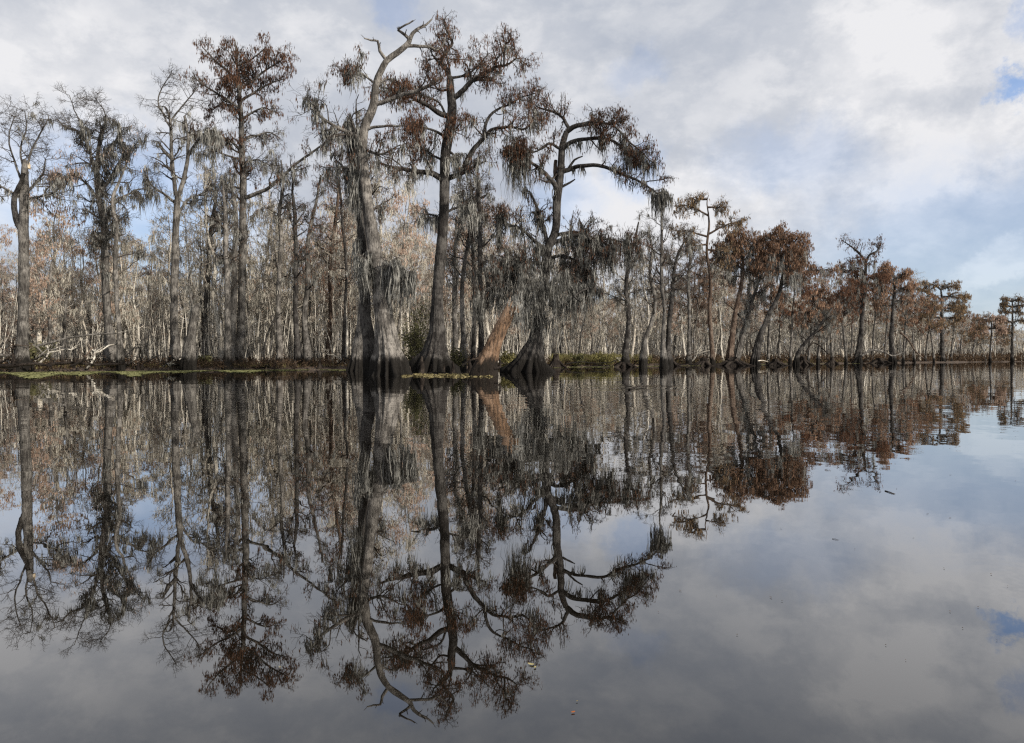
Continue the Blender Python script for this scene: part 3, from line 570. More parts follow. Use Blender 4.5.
# trees along the far bank on the right
def flat_crown(Y, rows, seed_leaf, spread=1.0):
    out = []
    for (x0, y0, x1, y1, lf, ms) in rows:
        mx, my = (x0 + x1) / 2, min(y0, y1) + abs(y1 - y0) * .35
        out.append(L([(x0, y0), (mx, my), (x1, y1)], (2.2, .8), b=(20, 1.6), leaf=lf * .8, moss=(ms, 1.6), zf=.6, up=.10, n2=5, n3=4))
    return out
tree('cypress_tree', 'flat-tiered tan cypress standing above its neighbours on the bank', 106,
     [(713, 362, 9), (712, 350, 5.5), (711, 335, 5), (709, 313, 4.4), (710, 282, 3.6), (706, 250, 2.8), (708, 225, 2.2), (706, 203, 1.2), (708, 195, .6)],
     flat_crown(106, [(707, 215, 681, 205, 420, 6), (707, 200, 694, 198, 220, 2), (707, 208, 722, 208, 260, 2), (707, 234, 742, 222, 460, 8), (707, 236, 676, 228, 380, 10), (708, 250, 728, 250, 300, 20), (708, 245, 690, 245, 300, 20), (708, 262, 725, 270, 160, 20)], 1),
     bark='bark_brown', leaf='needles_tan', seed=61, flare=.3, leafsz=(.45, .13))
tree('cypress_tree', 'rusty cypress with rounded crown just right of the flat-tiered tan cypress', 108,
     [(730, 362, 12), (731, 346, 8), (733, 330, 6), (735, 313, 5), (740, 290, 4.5), (742, 277, 4), (743, 260, 3), (742, 245, 1.5)],
     flat_crown(108, [(742, 270, 718, 252, 900, 16), (742, 262, 724, 240, 900, 8), (742, 258, 757, 242, 900, 8), (743, 262, 735, 234, 900, 4), (742, 278, 728, 276, 240, 20), (742, 275, 762, 262, 700, 20), (741, 250, 745, 232, 700, 4)], 1),
     bark='bark_brown', leaf='needles_bright', seed=62, leafsz=(.42, .12), tb=dict(n=14, len=3.0, q0=.7, leaf=1200, moss=(60, 2), b=(4, 1.6)))
tree('cypress_tree', 'mossy grey trunk slanting right between the two rusty-crowned cypresses', 110,
     [(735, 362, 12), (738, 348, 8), (743, 332, 6), (748, 315, 5), (752, 300, 4), (757, 285, 3), (762, 272, 2)],
     bark='bark_grey', leaf='needles_bright', seed=63, tb=dict(n=18, len=3.0, q0=.35, leaf=500, moss=(110, 2), b=(4, 1.5)))
tree('cypress_tree', 'leaning dark-trunked cypress with the brightest broad rusty crown', 106,
     [(755, 368, 14), (756, 358, 10), (760, 338, 7.5), (765, 325, 5.5), (770, 312, 5), (775, 303, 4.5), (780, 290, 4), (783, 272, 3.5), (782, 255, 2)],
     flat_crown(106, [(782, 262, 762, 250, 1300, 10), (783, 258, 770, 236, 1300, 4), (783, 256, 798, 238, 1300, 4), (782, 262, 803, 250, 1300, 12), (782, 250, 782, 232, 1100, 2), (782, 272, 760, 265, 800, 26), (784, 272, 801, 262, 900, 30), (783, 266, 790, 258, 1200, 16), (786, 280, 806, 275, 200, 26), (783, 276, 829, 270, 700, 14)], 1),
     bark='bark_dark', leaf='needles_bright', seed=64, leafsz=(.42, .12), tb=dict(n=12, len=3.0, q0=.72, leaf=1500, moss=(90, 2.4), b=(4, 1.6)))
tree('cypress_tree', 'low crooked tree leaning over the water right of the brightest rusty crown', 112,
     [(796, 364, 10), (798, 354, 5), (806, 342, 4), (815, 332, 3.5), (824, 320, 3), (832, 308, 2)], bark='bark_dark', leaf='needles_tan', seed=65, tb=dict(n=16, len=2.4, q0=.3, leaf=260, moss=(60, 1.4), b=(4, 1.3)))
tree('cypress_tree', 'dark cypress with a V-shaped dead top on the far bank', 150,
     [(856, 364, 16), (858, 356, 9), (860, 342, 6), (861, 330, 5), (862, 315, 4.5), (864, 295, 4), (865, 277, 3.5), (866, 262, 3)],
     [L([(866, 262), (860, 253), (853, 247), (846, 242)], (2.6, 1), d=-1, b=(14, 2.0), leaf=160), L([(866, 262), (870, 255), (876, 252), (881.5, 243.5)], (2.6, 1.2), d=1, b=(14, 2.0), leaf=200),
      L([(865, 272), (856, 268), (847, 272), (842, 270)], (2, .8), d=1, b=(14, 2.2), leaf=420, moss=(10, 2)), L([(865, 280), (874, 276), (883, 280)], (2, .8), d=-1, b=(14, 2.2), leaf=600, moss=(14, 2)),
      L([(864, 290), (852, 286), (844, 292)], (2, .8), d=-1, b=(14, 2.5), leaf=900, moss=(20, 2))], bark='bark_dark', leaf='needles_rust', seed=66, leafsz=(.46, .13),
     tb=dict(n=12, len=3.2, q0=.55, leaf=900, moss=(70, 2.2), b=(4, 1.8)))
tree('cypress_tree', 'spreading rusty cypress beside the V-topped dark cypress', 152,
     [(893, 364, 11), (892, 350, 6), (891, 338, 5), (892, 325, 4), (893, 305, 3.5), (895, 290, 3), (894, 276, 1.6)],
     flat_crown(152, [(894, 285, 878, 276, 1000, 8), (894, 280, 908, 273, 1100, 8), (894, 276, 886, 268, 900, 2), (893, 295, 876, 290, 800, 14), (894, 292, 911, 286, 900, 16), (893, 300, 908, 302, 500, 16), (892, 305, 878, 306, 500, 16)], 1),
     bark='bark_dark', leaf='needles_bright', seed=67, leafsz=(.46, .14))
tree('cypress_tree', 'wide flat-topped olive-brown cypress on the far bank', 185,
     [(941, 363, 10), (942, 350, 5), (942, 335, 4), (942, 318, 3.5), (942, 300, 2.5), (941, 288, 1.4)],
     flat_crown(185, [(942, 300, 917, 290, 900, 4), (942, 297, 965, 297, 1000, 4), (941, 290, 926, 283, 700, 2), (941, 290, 954, 286, 700, 2), (942, 308, 917, 304, 800, 6), (942, 308, 962, 308, 800, 8), (942, 318, 925, 316, 500, 8), (942, 318, 958, 318, 500, 8)], 1),
     bark='bark_dark', leaf='needles_tan', seed=68, leafsz=(.5, .15))
tree('cypress_tree', 'small distant cypress with separate flat tiers at the far end of the bank', 216,
     [(1012, 363, 5), (1012, 350, 2.6), (1012, 335, 2.2), (1012, 318, 1.8), (1012, 306, 1.4), (1011, 299, 1)],
     flat_crown(216, [(1012, 301, 1005, 300, 260, 0), (1012, 301, 1019, 300, 260, 0), (1012, 307, 1004, 305, 260, 0), (1012, 307, 1021, 306, 260, 0), (1012, 313, 1002, 311, 260, 0), (1012, 312, 1020, 312, 220, 0), (1012, 322, 1002, 320, 300, 2), (1012, 322, 1024, 320, 300, 2), (1012, 332, 1004, 332, 200, 3)], 1),
     bark='bark_dark', leaf='needles_tan', seed=69, leafsz=(.45, .2))
tree('cypress_tree', 'small rusty-topped tree left of the small distant tiered cypress', 205,
     [(990, 363, 3.5), (990, 350, 1.8), (991, 335, 1.4), (991, 322, 1)], flat_crown(205, [(991, 322, 981, 319, 600, 3), (991, 320, 1001, 318, 600, 3), (991, 328, 981, 328, 500, 6), (991, 328, 1001, 329, 500, 6)], 1),
     bark='bark_dark', leaf='needles_faded', seed=70, leafsz=(.65, .22))

r_ = np.random.default_rng(313)
for i, (px, top, Y, dx, lfm) in enumerate([(818, 292, 128, 6, 0), (832, 300, 132, -4, 1), (846, 290, 140, -6, 0), (851, 276, 152, 3, 0), (872, 278, 158, 6, 1), (884, 272, 164, 8, 1), (903, 286, 162, 5, 1), (914, 294, 170, -3, 0), (925, 292, 178, 8, 1), (934, 298, 176, -8, 2),
                                      (951, 296, 190, 6, 2), (960, 306, 196, 4, 1), (972, 316, 204, 6, 2), (983, 322, 212, -5, 2), (1002, 322, 222, 4, 2), (690, 268, 118, 5, 1), (722, 262, 122, -6, 1), (768, 268, 122, 4, 1), (808, 288, 126, 8, 1), (790, 276, 124, 5, 0)]):
    w = 3.1 * 150 / (Y + 20); h_ = 362 - top
    tree('cypress_tree', 'wispy brown-topped cypress in the overlapping row along the far bank', Y, [(px, 363, w * 1.6), (px + dx * .1, 352, w), (px + dx * .35, 362 - h_ * .4, w * .75), (px + dx * .8, 362 - h_ * .75, w * .5), (px + dx, top + 3, w * .2)], [],
         bark='bark_silver' if i % 2 else 'bark_grey', leaf=['needles_rust', 'needles_bright', 'needles_tan'][lfm], seed=700 + i, group='wispy brown-topped cypresses along the far bank', leafsz=(.46, .13), flare=.3,
         tb=dict(n=22, len=3.0, q0=.45, leaf=1700, moss=(44, 1.6), b=(4, 1.3), zf=.55, up=.2, n3=3, n2=4))

# ---------------------------------------------------------------- the woodland behind: 14 kinds of tree, copied
def wood_kind(seed, style, H, r0):
    rng = np.random.default_rng(seed); n = 12; z = np.linspace(-.3, H, n)
    P = np.zeros((n, 3)); P[:, 2] = z; P[1:, :2] = np.cumsum(rng.normal(0, .14, (n - 1, 2)), 0) + np.outer(np.linspace(0, 1, n - 1), rng.normal(0, .5, 2))
    fl = 1 + 1.6 * np.exp(-np.maximum(z, 0) / .7); Rr = r0 * fl * np.linspace(1, .16, n)
    S = spline(np.column_stack([P, Rr]), .8); P = S[:, :3]; Rr = np.maximum(S[:, 3], .02)
    tk = MB(); tk.trunk(P, Rr, 9, .3 * np.exp(-np.maximum(P[:, 2], 0) / .8), rng, cap=False)
    tw = MB(); lf = MB(); mo = MB()
    q = int(len(P) * (.18 if style == 'low' else .30))
    nl = 17
    P0, R0 = sprout(rng, P[q:][None], Rr[q:][None], nl, H * .17, 6, 0, 1, spread=1.1, up=.35, bend=.22, rmul=.4, rmin=.03, lvar=.5, zf=.9); tw.tubes(P0, R0, 4)
    P1, R1 = sprout(rng, P0, R0, 5, H * .08, 5, .15, 1, up=.2, bend=.28, rmul=.55, rmin=.018, tips=.2); tw.tubes(P1, R1, 3)
    P2, R2 = sprout(rng, P1, R1, 4, H * .038, 4, .1, 1, up=.15, bend=.3, rmul=.6, rmin=.012, tips=.2); tw.tubes(P2, R2, 3)
    nm, ln = {'bare': (26, .6), 'mossy': (120, 1.0), 'rust': (34, .7), 'low': (70, .8)}[style]
    moss_at(mo, rng, np.concatenate([pick(rng, P0, nm // 2), pick(rng, P1, nm // 2)]), ln, 6, .06, .16)
    nf = {'bare': 0, 'mossy': 100, 'rust': 950, 'low': 0}[style]
    if nf: leaves_at(lf, rng, pick(rng, P2, nf), .30, .08)
    return dict(trunk=tk, twigs=tw, spanish_moss_clumps=mo, foliage=lf), H, style
KIND = []
for i, st in enumerate(['bare', 'mossy', 'rust', 'bare', 'mossy', 'low', 'bare', 'rust', 'mossy', 'bare', 'rust', 'mossy', 'low', 'bare']):
    r = np.random.default_rng(900 + i); KIND.append(wood_kind(200 + i, st, 15.0, r.uniform(.12, .24)))
KM = []
for i, (parts, H, st) in enumerate(KIND):
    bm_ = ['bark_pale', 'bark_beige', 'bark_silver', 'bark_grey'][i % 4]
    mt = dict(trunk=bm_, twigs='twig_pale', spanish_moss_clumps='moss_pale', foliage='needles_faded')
    KM.append([(k, v.mesh(k, mt[k], k == 'trunk')) for k, v in parts.items() if v.n])
HX = np.array([(-60, 14.5), (60, 14), (100, 14.5), (200, 17), (300, 20), (400, 20), (520, 19), (600, 15.5), (650, 15.5), (700, 16), (800, 17.5), (860, 19), (920, 18), (960, 14), (1000, 12), (1100, 10)])
def wood_h(px): return np.interp(px, HX[:, 0], HX[:, 1])
RG = [(-99, 150, 'behind the fallen branches'), (150, 355, 'behind the tall grey bank trunks'), (355, 545, 'behind the swollen cypress bases'),
      (545, 695, 'behind the grassy stretch of bank'), (695, 845, 'behind the leaning rusty cypresses'), (845, 1200, 'beyond the V-topped dark cypress')]
ST = {'bare': 'thin bare grey woodland tree', 'mossy': 'thin tree hung with pale moss', 'rust': 'thin tree with faded rusty leaves', 'low': 'slender tree branching low down'}
rng = np.random.default_rng(77)
for j in range(285):
    px = -35 + 1105 * (j + rng.uniform(0, 1)) / 285; d = (6 if px < 360 else 3) + rng.uniform(0, 1) ** 1.4 * 20 * (1 + px / 900)
    X, Y = gpos(px, d); k = int(rng.integers(0, len(KIND))); st = KIND[k][2]
    if st == 'rust' and not (px < 160 or 270 < px < 350 or px > 640) and rng.uniform() < .75: k = 0; st = 'bare'
    h = wood_h(px) * rng.uniform(.55, 1.08) / 15.0; w = h * rng.uniform(.8, 1.25) * (1 + max(0, Y - 80) / 250)
    root = bpy.data.objects.new('woodland_tree', None); COL.objects.link(root)
    root.location = (X, Y, .3); root.scale = (w, w, h); root.rotation_euler = (rng.normal(0, .035), rng.normal(0, .035), rng.uniform(0, 6.28))
    rg = next(q[2] for q in RG if q[0] <= px < q[1])
    tag(root, ST[st] + ' ' + rg, 'tree', ST[st].replace('tree', 'trees') + ' ' + rg)
    for (nm, me) in KM[k]: obj(nm, me, root)

# the mass of wood further back
rng = np.random.default_rng(88)
LK = []
for i in range(10):
    r = np.random.default_rng(500 + i); n = 8; z = np.linspace(-.3, 15, n); P = np.zeros((n, 3)); P[:, 2] = z; P[1:, :2] = np.cumsum(r.normal(0, .22, (n - 1, 2)), 0)
    a = MB(); Rr = r.uniform(.09, .2) * np.linspace(1.1, .2, n); a.tubes(P[None], Rr[None], 5)
    P0, R0 = sprout(r, P[2:][None], Rr[2:][None], 18, 2.3, 5, 0, 1, spread=1.1, up=.4, bend=.25, rmul=.45, rmin=.035); a.tubes(P0, R0, 3)
    P1, R1 = sprout(r, P0, R0, 5, 1.2, 4, .1, 1, up=.2, bend=.3, rmul=.6, rmin=.022); a.tubes(P1, R1, 3)
    b = MB(); moss_at(b, r, np.concatenate([pick(r, P0, 12), pick(r, P1, 12)]), 1.0, 3, .12, .2)
    leaves_at(b, r, pick(r, P1, 50), .35, .13)
    LK.append((a.arrays(), b.arrays()))
def mass(name, label, which, mat, n, seed):
    r = np.random.default_rng(seed); V = []; Q = []; c = 0
    for j in range(n):
        px = r.uniform(-60, 1110); d = 14 + r.uniform(0, 1) ** .9 * 95 * (1 + px / 1500); X, Y = gpos(px, d); k = r.integers(0, len(LK))
        h = wood_h(px) * r.uniform(.5, .88) * (.8 if px < 540 else 1.0) / 15 * (1 + .0022 * d); w = h * (1 + max(0, Y - 80) / 200); th = r.uniform(0, 6.28)
        v, q = LK[k][which]; co, si = math.cos(th), math.sin(th)
        V.append(np.stack([(v[:, 0] * co - v[:, 1] * si) * w + X, (v[:, 0] * si + v[:, 1] * co) * w + Y, v[:, 2] * h + .35], -1)); Q.append(q + c); c += len(v)
    return tag(obj(name, raw_mesh(name, np.concatenate(V), np.concatenate(Q), mat)), label, 'woodland', kind='stuff')
mass('distant_woodland', 'dense pale winter woodland standing deep behind the bank', 0, 'bark_beige', 760, 90)
mass('distant_woodland_moss', 'pale moss and dry leaves hanging through the deep woodland', 1, 'moss_pale', 760, 90)

r = np.random.default_rng(95); mb = MB(); n = 9000
px = r.uniform(-60, 1110, n); d = 5 + r.uniform(0, 1, n) ** .9 * 80 * (1 + px.clip(0) / 900); Y = shore(px) + d; X = (px - CX) / F * Y
hh = np.interp(px, HX[:, 0], HX[:, 1]) / 15 * r.uniform(2.0, 8.5, n); k = np.linspace(0, 1, 5); b_ = np.stack([X, Y, np.full(n, .2)], -1)
P = b_[:, None, :] + np.concatenate([np.cumsum(r.normal(0, .12, (n, 5, 2)), 1), np.zeros((n, 5, 1))], -1) + np.stack([np.outer(r.normal(0, .6, n), k), np.outer(r.normal(0, .6, n), k), np.outer(hh, k)], -1)
Rr = np.outer(r.uniform(.03, .085, n) * (Y / 80), np.linspace(1, .35, 5)); mb.tubes(P, Rr, 4)
P1, R1 = sprout(r, P, Rr, 3, 1.1, 4, .3, 1, up=.4, rmin=.02); mb.tubes(P1, R1, 3)
tag(obj('sapling_thicket', mb.mesh('sapling_thicket', 'bark_pale')), 'countless pale thin saplings filling the gaps deep in the woodland', 'saplings', kind='stuff')
mb = MB(); n = 26000; p = pick(r, P1, n, 0) + r.normal(0, .25, (n, 3)); mb.drops(p, .45 * r.uniform(.4, 1.4, n), .11 * r.uniform(.6, 1.6, n), r, .3)
n = 26000; px = r.uniform(-60, 1110, n); d = 25 + r.uniform(0, 1, n) * 90; Y = shore(px) + d * (1 + px.clip(0) / 900); p = np.stack([(px - CX) / F * Y, Y, .3 + r.uniform(0, 1, n) ** 1.5 * 4.0], -1)
mb.drops(p[::2], .6 * r.uniform(.4, 1.4, n)[::2], .13 * r.uniform(.6, 1.6, n)[::2], r, .4)
tag(obj('thicket_foliage', mb.mesh('thicket_foliage', 'moss_pale')), 'pale dry leaves and moss scattered through the thicket of saplings', 'foliage', kind='stuff')

# ---------------------------------------------------------------- undergrowth, grass, shrubs
r = np.random.default_rng(31); mb = MB()
n = 15000; px = r.uniform(-60, 1110, n); d = r.uniform(.1, 9, n); Y = shore(px) + d * (1 + px.clip(0) / 700); X = (px - CX) / F * Y
st = np.stack([X, Y, np.full(n, .2)], -1); dr = r.normal(0, .45, (n, 3)); dr[:, 2] = r.uniform(.3, 1.0, n); ln = r.uniform(.3, 1.2, n) * (Y / 70)
P = st[:, None, :] + np.linspace(0, 1, 4)[None, :, None] * (nz(dr) * ln[:, None])[:, None, :] + r.normal(0, .05, (n, 4, 3))
mb.tubes(P, np.tile(np.array([.018, .014, .010, .006]), (n, 1)) * (Y / 55)[:, None], 3)
pts = np.repeat(P[:, 2], 2, 0) + r.normal(0, .2, (n * 2, 3)); mb.flakes(pts, np.repeat(.16 * Y / 60, 2), r)
tag(obj('undergrowth', mb.mesh('undergrowth', 'brush_brown')), 'brown dead brush and litter along the foot of the woodland', 'undergrowth', kind='stuff')
mb = MB(); n = 28000; px = np.concatenate([r.uniform(552, 650, n // 2), r.uniform(640, 860, n // 4), r.uniform(-40, 552, n - n // 2 - n // 4)]); d = r.uniform(1.0, 7, n); Y = shore(px) + d * (1 + px.clip(0) / 700)
p = np.stack([(px - CX) / F * Y, Y, np.full(n, .2)], -1); hh = r.uniform(.25, .9, n) * np.where(px > 552, np.where(px < 650, 1.7, .9), .55); a = r.uniform(0, 6.28, n)
e = np.stack([np.cos(a), np.sin(a), np.zeros(n)], -1) * .035; tp = p + np.stack([r.normal(0, .25, n), r.normal(0, .25, n), np.ones(n)], -1) * hh[:, None]
mb.add(np.stack([p - e, p + e, tp + e * .15, tp - e * .15], 1), np.arange(n * 4).reshape(n, 4))
tag(obj('marsh_grass', mb.mesh('marsh_grass', 'grass_dry')), 'yellow green marsh grass in tufts along the bank', 'grass', kind='stuff')
def shrub(label, px, Y, top, wpx, mat, seed, n=2600):
    if px < 350: Y += 7
    rg = np.random.default_rng(seed); m_ = Y / F; H = (362 - top) * m_; Wd = wpx * m_ / 2; X = (px - CX) / F * Y
    root = bpy.data.objects.new('shrub', None); COL.objects.link(root); root.location = (X, Y, .1); tag(root, label, 'shrub')
    st = MB(); a = rg.uniform(0, 6.28, 14); k = np.linspace(0, 1, 6)
    P = np.stack([np.outer(np.cos(a) * rg.uniform(.2, 1, 14) * Wd, k ** 1.3), np.outer(np.sin(a) * rg.uniform(.2, 1, 14) * Wd, k ** 1.3), np.outer(H * rg.uniform(.6, 1, 14), k)], -1)
    Rr = np.tile(np.linspace(.04, .012, 6), (14, 1)); st.tubes(P, Rr, 4)
    P1, R1 = sprout(rg, P, Rr, 8, H * .3, 4, .2, 1, up=.3, rmul=.6, rmin=.01); st.tubes(P1, R1, 3); part('stems', st, 'twig_dark', root)
    lf = MB(); p = pick(rg, P1, n, 0); p = p + rg.normal(0, .14, p.shape); lf.flakes(p, rg.uniform(.12, .26, n), rg); part('foliage', lf, mat, root)
shrub('bushy evergreen shrub between the silvery and the dark buttressed cypress', 413, 62, 316, 30, 'leaf_green', 51, 1500)
shrub('taller thin green shrub rising behind the bushy evergreen', 420, 66, 288, 18, 'leaf_green', 52, 700)
shrub('low green shrub at the right foot of the dark buttressed cypress', 458, 60, 340, 22, 'leaf_green', 53, 500)
shrub('yellow-green shrub between the orange trunk and the cone-shaped foot', 508, 64, 346, 20, 'grass_dry', 54, 1500)
shrub('small green shrub beneath the twin trunks', 205, 63, 350, 16, 'leaf_green', 55, 900)
shrub('dark green shrub growing behind the snag among fallen branches', 38, 56, 335, 26, 'leaf_green', 56, 900)
shrub('yellowish bush on the grassy bank beside the black stump', 606, 92, 349, 34, 'grass_dry', 57, 2200)
shrub('low olive bush on the grassy bank right of the cone-shaped foot', 578, 90, 350, 24, 'leaf_green', 58, 1400)

# knees and dark stumps along the water's edge
def knee_mesh(seed, h, r0, pk=1):
    rg = np.random.default_rng(seed); z = np.linspace(-.25, h, 7); P = np.stack([np.cumsum(rg.normal(0, .03, 7)), np.cumsum(rg.normal(0, .03, 7)), z], -1)
    mb = MB(); mb.trunk(P, r0 * np.array([1.5, 1.2, .9, .7, .55, .42, .22]), 12, np.linspace(.3, .05, 7), rg); return mb
KN = [knee_mesh(i, .8, .22).mesh('cypress_knee', 'wet_wood', True) for i in range(5)]
r = np.random.default_rng(61)
for j in range(90):
    px = r.uniform(-10, 900) if j > 30 else r.uniform(400, 530)
    X, Y = gpos(px, r.uniform(-.1, 2.5))
    if 400 < px < 470 and j < 24: Y = r.uniform(50, 57); X = (px - CX) / F * Y
    o = obj('cypress_knee', KN[j % 5]); s_ = r.uniform(.5, 1.5); o.location = (X, Y, .05); o.scale = (s_, s_, s_ * r.uniform(.6, 1.3)); o.rotation_euler = (0, 0, r.uniform(0, 6.28))
    rg = 'left of the silvery cypress' if px < 370 else ('between the swollen cypress bases' if px < 545 else 'right of the cone-shaped foot')
    tag(o, 'small dark cypress knee poking up on the bank ' + rg, 'cypress knee', 'dark cypress knees on the bank ' + rg)
def stump(label, px, Y, wpx, hpx, seed, mat='wet_wood'):
    if px < 350: Y += 7
    hpx *= .75; wpx *= .85
    rg = np.random.default_rng(seed); m_ = Y / F; h = hpx * m_; w = wpx * m_ / 2; X = (px - CX) / F * Y
    root = bpy.data.objects.new('stump', None); COL.objects.link(root); root.location = (X, Y, 0); tag(root, label, 'stump')
    z = np.array([-.3, .1, .3, .55, .8, 1]) * h; z[0] = -.3; P = np.stack([rg.normal(0, .03, 6), rg.normal(0, .03, 6), z], -1)
    mb = MB(); mb.trunk(P, w * np.array([1.1, .95, .7, .5, .42, .36]), 30, np.linspace(.5, .15, 6), rg); part('trunk', mb, mat, root, True)
    rt = MB(); k = 12; a = rg.uniform(0, 6.28, k); u = np.linspace(0, 1, 5)
    Pr = np.stack([np.outer(np.cos(a), w * (.4 + u * rg.uniform(.8, 1.5))), np.outer(np.sin(a), w * (.4 + u * rg.uniform(.8, 1.5))), np.tile(h * .45 * (1 - u) ** 1.5 - .1 * u, (k, 1))], -1)
    rt.tubes(Pr, np.tile(w * np.linspace(.18, .06, 5), (k, 1)), 5); part('roots', rt, mat, root, True)
for (lab, px, Y, w, h) in (('black stump under the dark mossy tree on the grassy bank', 624, 92, 22, 12), ('black stump on the bank below the dark bristling upright trunk', 671, 100, 18, 12),
    ('wide black root mass left of the flat-tiered cypress foot', 704, 105, 26, 10), ('wide black root mass around the rounded rusty cypress foot', 733, 105, 34, 10), ('dark rooty stump right of the leaning bright-crowned cypress', 776, 108, 20, 9),
    ('dark stump with roots in the water before the low crooked tree', 803, 115, 18, 12), ('dark low stump midway to the V-topped cypress', 832, 132, 14, 9), ('dark root mass right of the V-topped cypress', 880, 152, 22, 7),
    ('small dark stump left of the bare forked tree foot', 168, 59, 14, 9), ('dark hollow stump right of the tiered rusty cypress', 254, 66, 14, 14), ('dark rooty stump left of the wavy pale trunk', 268, 66, 16, 12),
    ('dark ragged stump right of the cone-shaped foot', 556, 84, 20, 18)):
    stump(lab, px, Y, w, h, int(px))

# fallen wood
def log(label, pts, Y, w, mat, seed, br=0, name='fallen_branch', cat='branch', dz=0.0, lean=1.5):
    if pts[0][0] < 350: Y += 7
    rg = np.random.default_rng(seed); m_ = Y / F; A = np.array([at(p[0], p[1], Y + i * lean / len(pts)) for i, p in enumerate(pts)])
    base = np.array([A[0, 0], A[0, 1], 0]); S = spline(A - base, .4); S += np.cumsum(rg.normal(0, .015, S.shape), 0); Rr = np.linspace(w[0], w[1], len(S)) * m_ / 2
    root = bpy.data.objects.new(name, None); COL.objects.link(root); root.location = base; tag(root, label, cat)
    mb = MB(); mb.tubes(S[None], Rr[None], 8); part('stem', mb, mat, root, True)
    tw = MB(); P1, R1 = sprout(rg, S[None], Rr[None], max(br, 3), 1.0, 5, .2, 1, bend=.3, rmul=.5, rmin=.02); tw.tubes(P1, R1, 4)
    P2, R2 = sprout(rg, P1, R1, 2, .5, 4, .2, 1, bend=.3, rmul=.6, rmin=.012); tw.tubes(P2, R2, 3); part('twigs', tw, mat, root)
log('long pale branch slanting up from the brush pile to the crooked mossy tree', [(36, 346), (50, 343), (68, 338), (88, 335), (112, 334), (122, 332)], 52, (2.6, 1.2), 'bark_silver', 71, 8)
log('grey log lying flat on the bank at the foot of the broken-topped snag', [(-20, 354), (0, 355), (12, 356), (26, 358)], 49, (4.5, 3), 'bark_grey', 72, 3)
log('short bleached branch crossing the pale forked stick', [(36, 346), (42, 352), (47, 358)], 48, (2.2, 1.2), 'bark_silver', 73)
log('pale forked stick leaning across the brush pile', [(38, 357), (43, 353), (48, 348)], 48, (1.6, .8), 'bark_silver', 74)
log('dark log half sunk at the water edge of the brush pile', [(-8, 366), (14, 366), (36, 364), (52, 367)], 47, (4.5, 2.5), 'wet_wood', 75, 6)
log('reddish fallen limb slanting up between brush pile and mossy tree', [(70, 366), (80, 362), (86, 356), (92, 348)], 50, (2.2, 1.2), 'bark_brown', 76, 5)
log('dark fallen log running along the bank under the mossy tree', [(48, 365), (70, 363), (98, 364), (125, 363)], 50.5, (3.5, 2), 'wet_wood', 77, 8)
log('arched dead sapling bending over between the wavy trunks', [(264, 364), (265, 345), (270, 328), (276, 318), (284, 313)], 64, (2.4, 1), 'bark_dark', 78, 5)
log('thin leaning pole crossing the woodland behind the mossy tree', [(136, 362), (148, 335), (160, 318)], 60, (1.6, .8), 'bark_grey', 79, 3)
log('pale curved fallen limb arching out beside the V-topped cypress', [(862, 356), (872, 350), (884, 352), (893, 356), (905, 352)], 148, (2.2, 1.2), 'bark_silver', 80, 5)
log('brown bent limb dipping from the dark root mass to the water', [(900, 332), (908, 340), (916, 352), (926, 360)], 155, (2, 1.2), 'bark_brown', 81, 5)
log('pale fallen branch lying at the edge of the grassy bank', [(566, 364), (580, 362), (596, 363), (612, 362)], 87, (1.4, .7), 'bark_grey', 82, 5)
log('pale broken wood caught against the leaning bright-crowned cypress', [(758, 361), (763, 360.5), (768, 362)], 104, (1.3, .8), 'bark_beige', 83)
log('dark branch hooked beside the orange trunk base', [(494, 368), (500, 366), (499, 358), (496, 354)], 44.6, (3, 1.6), 'wet_wood', 84)
log('thin bleached stick lying on the yellow leaf raft', [(428, 373), (440, 372), (452, 373)], 48, (1.2, .7), 'bark_silver', 85)
log('brown limb sprawled behind the dark buttressed cypress', [(462, 366), (472, 360), (484, 357), (492, 352)], 56, (2.4, 1.2), 'bark_brown', 86, 6)
log('low arching black branch right of the leaning bright-crowned cypress', [(806, 352), (812, 343), (820, 346), (828, 354)], 120, (2, 1.2), 'wet_wood', 87, 4)
r = np.random.default_rng(404); BR = []
for i in range(6):
    S_ = np.cumsum(np.concatenate([np.zeros((1, 3)), r.normal(0, .12, (7, 3)) + np.array([.4, 0, .05])]), 0); Rb = np.linspace(.07, .025, 8)
    mb = MB(); mb.tubes(S_[None], Rb[None], 6); tw = MB(); P1, R1 = sprout(r, S_[None], Rb[None], 6, 1.1, 5, .2, 1, rmul=.55, rmin=.02, up=.2); tw.tubes(P1, R1, 4)
    P2, R2 = sprout(r, P1, R1, 3, .5, 4, .2, 1, rmul=.6, rmin=.014, up=.1); tw.tubes(P2, R2, 3)
    bm_ = ['bark_silver', 'bark_brown', 'bark_pale', 'bark_dark', 'bark_brown', 'bark_grey'][i]; BR.append((mb.mesh('stem', bm_, True), tw.mesh('twigs', bm_)))
for j in range(78):
    px = r.uniform(-12, 135) if j < 26 else r.uniform(135, 900); X, Y = gpos(px, r.uniform(-.6, 3.5)); k = int(r.integers(0, 6)); sc_ = r.uniform(.7, 1.5) * (1 + max(0, Y - 70) / 150)
    root = bpy.data.objects.new('fallen_branch', None); COL.objects.link(root); root.location = (X, Y, r.uniform(.1, .5)); root.scale = (sc_,) * 3; root.rotation_euler = (r.uniform(-.4, .4), r.uniform(-.6, .15), r.uniform(0, 6.28))
    rg = 'in the brush pile under the mossy left trees' if px < 135 else ('on the bank left of the silvery cypress' if px < 370 else 'on the bank right of the silvery cypress')
    tag(root, 'broken dead branch lying ' + rg, 'branch', 'broken dead branches ' + rg)
    obj('stem', BR[k][0], root); obj('twigs', BR[k][1], root)
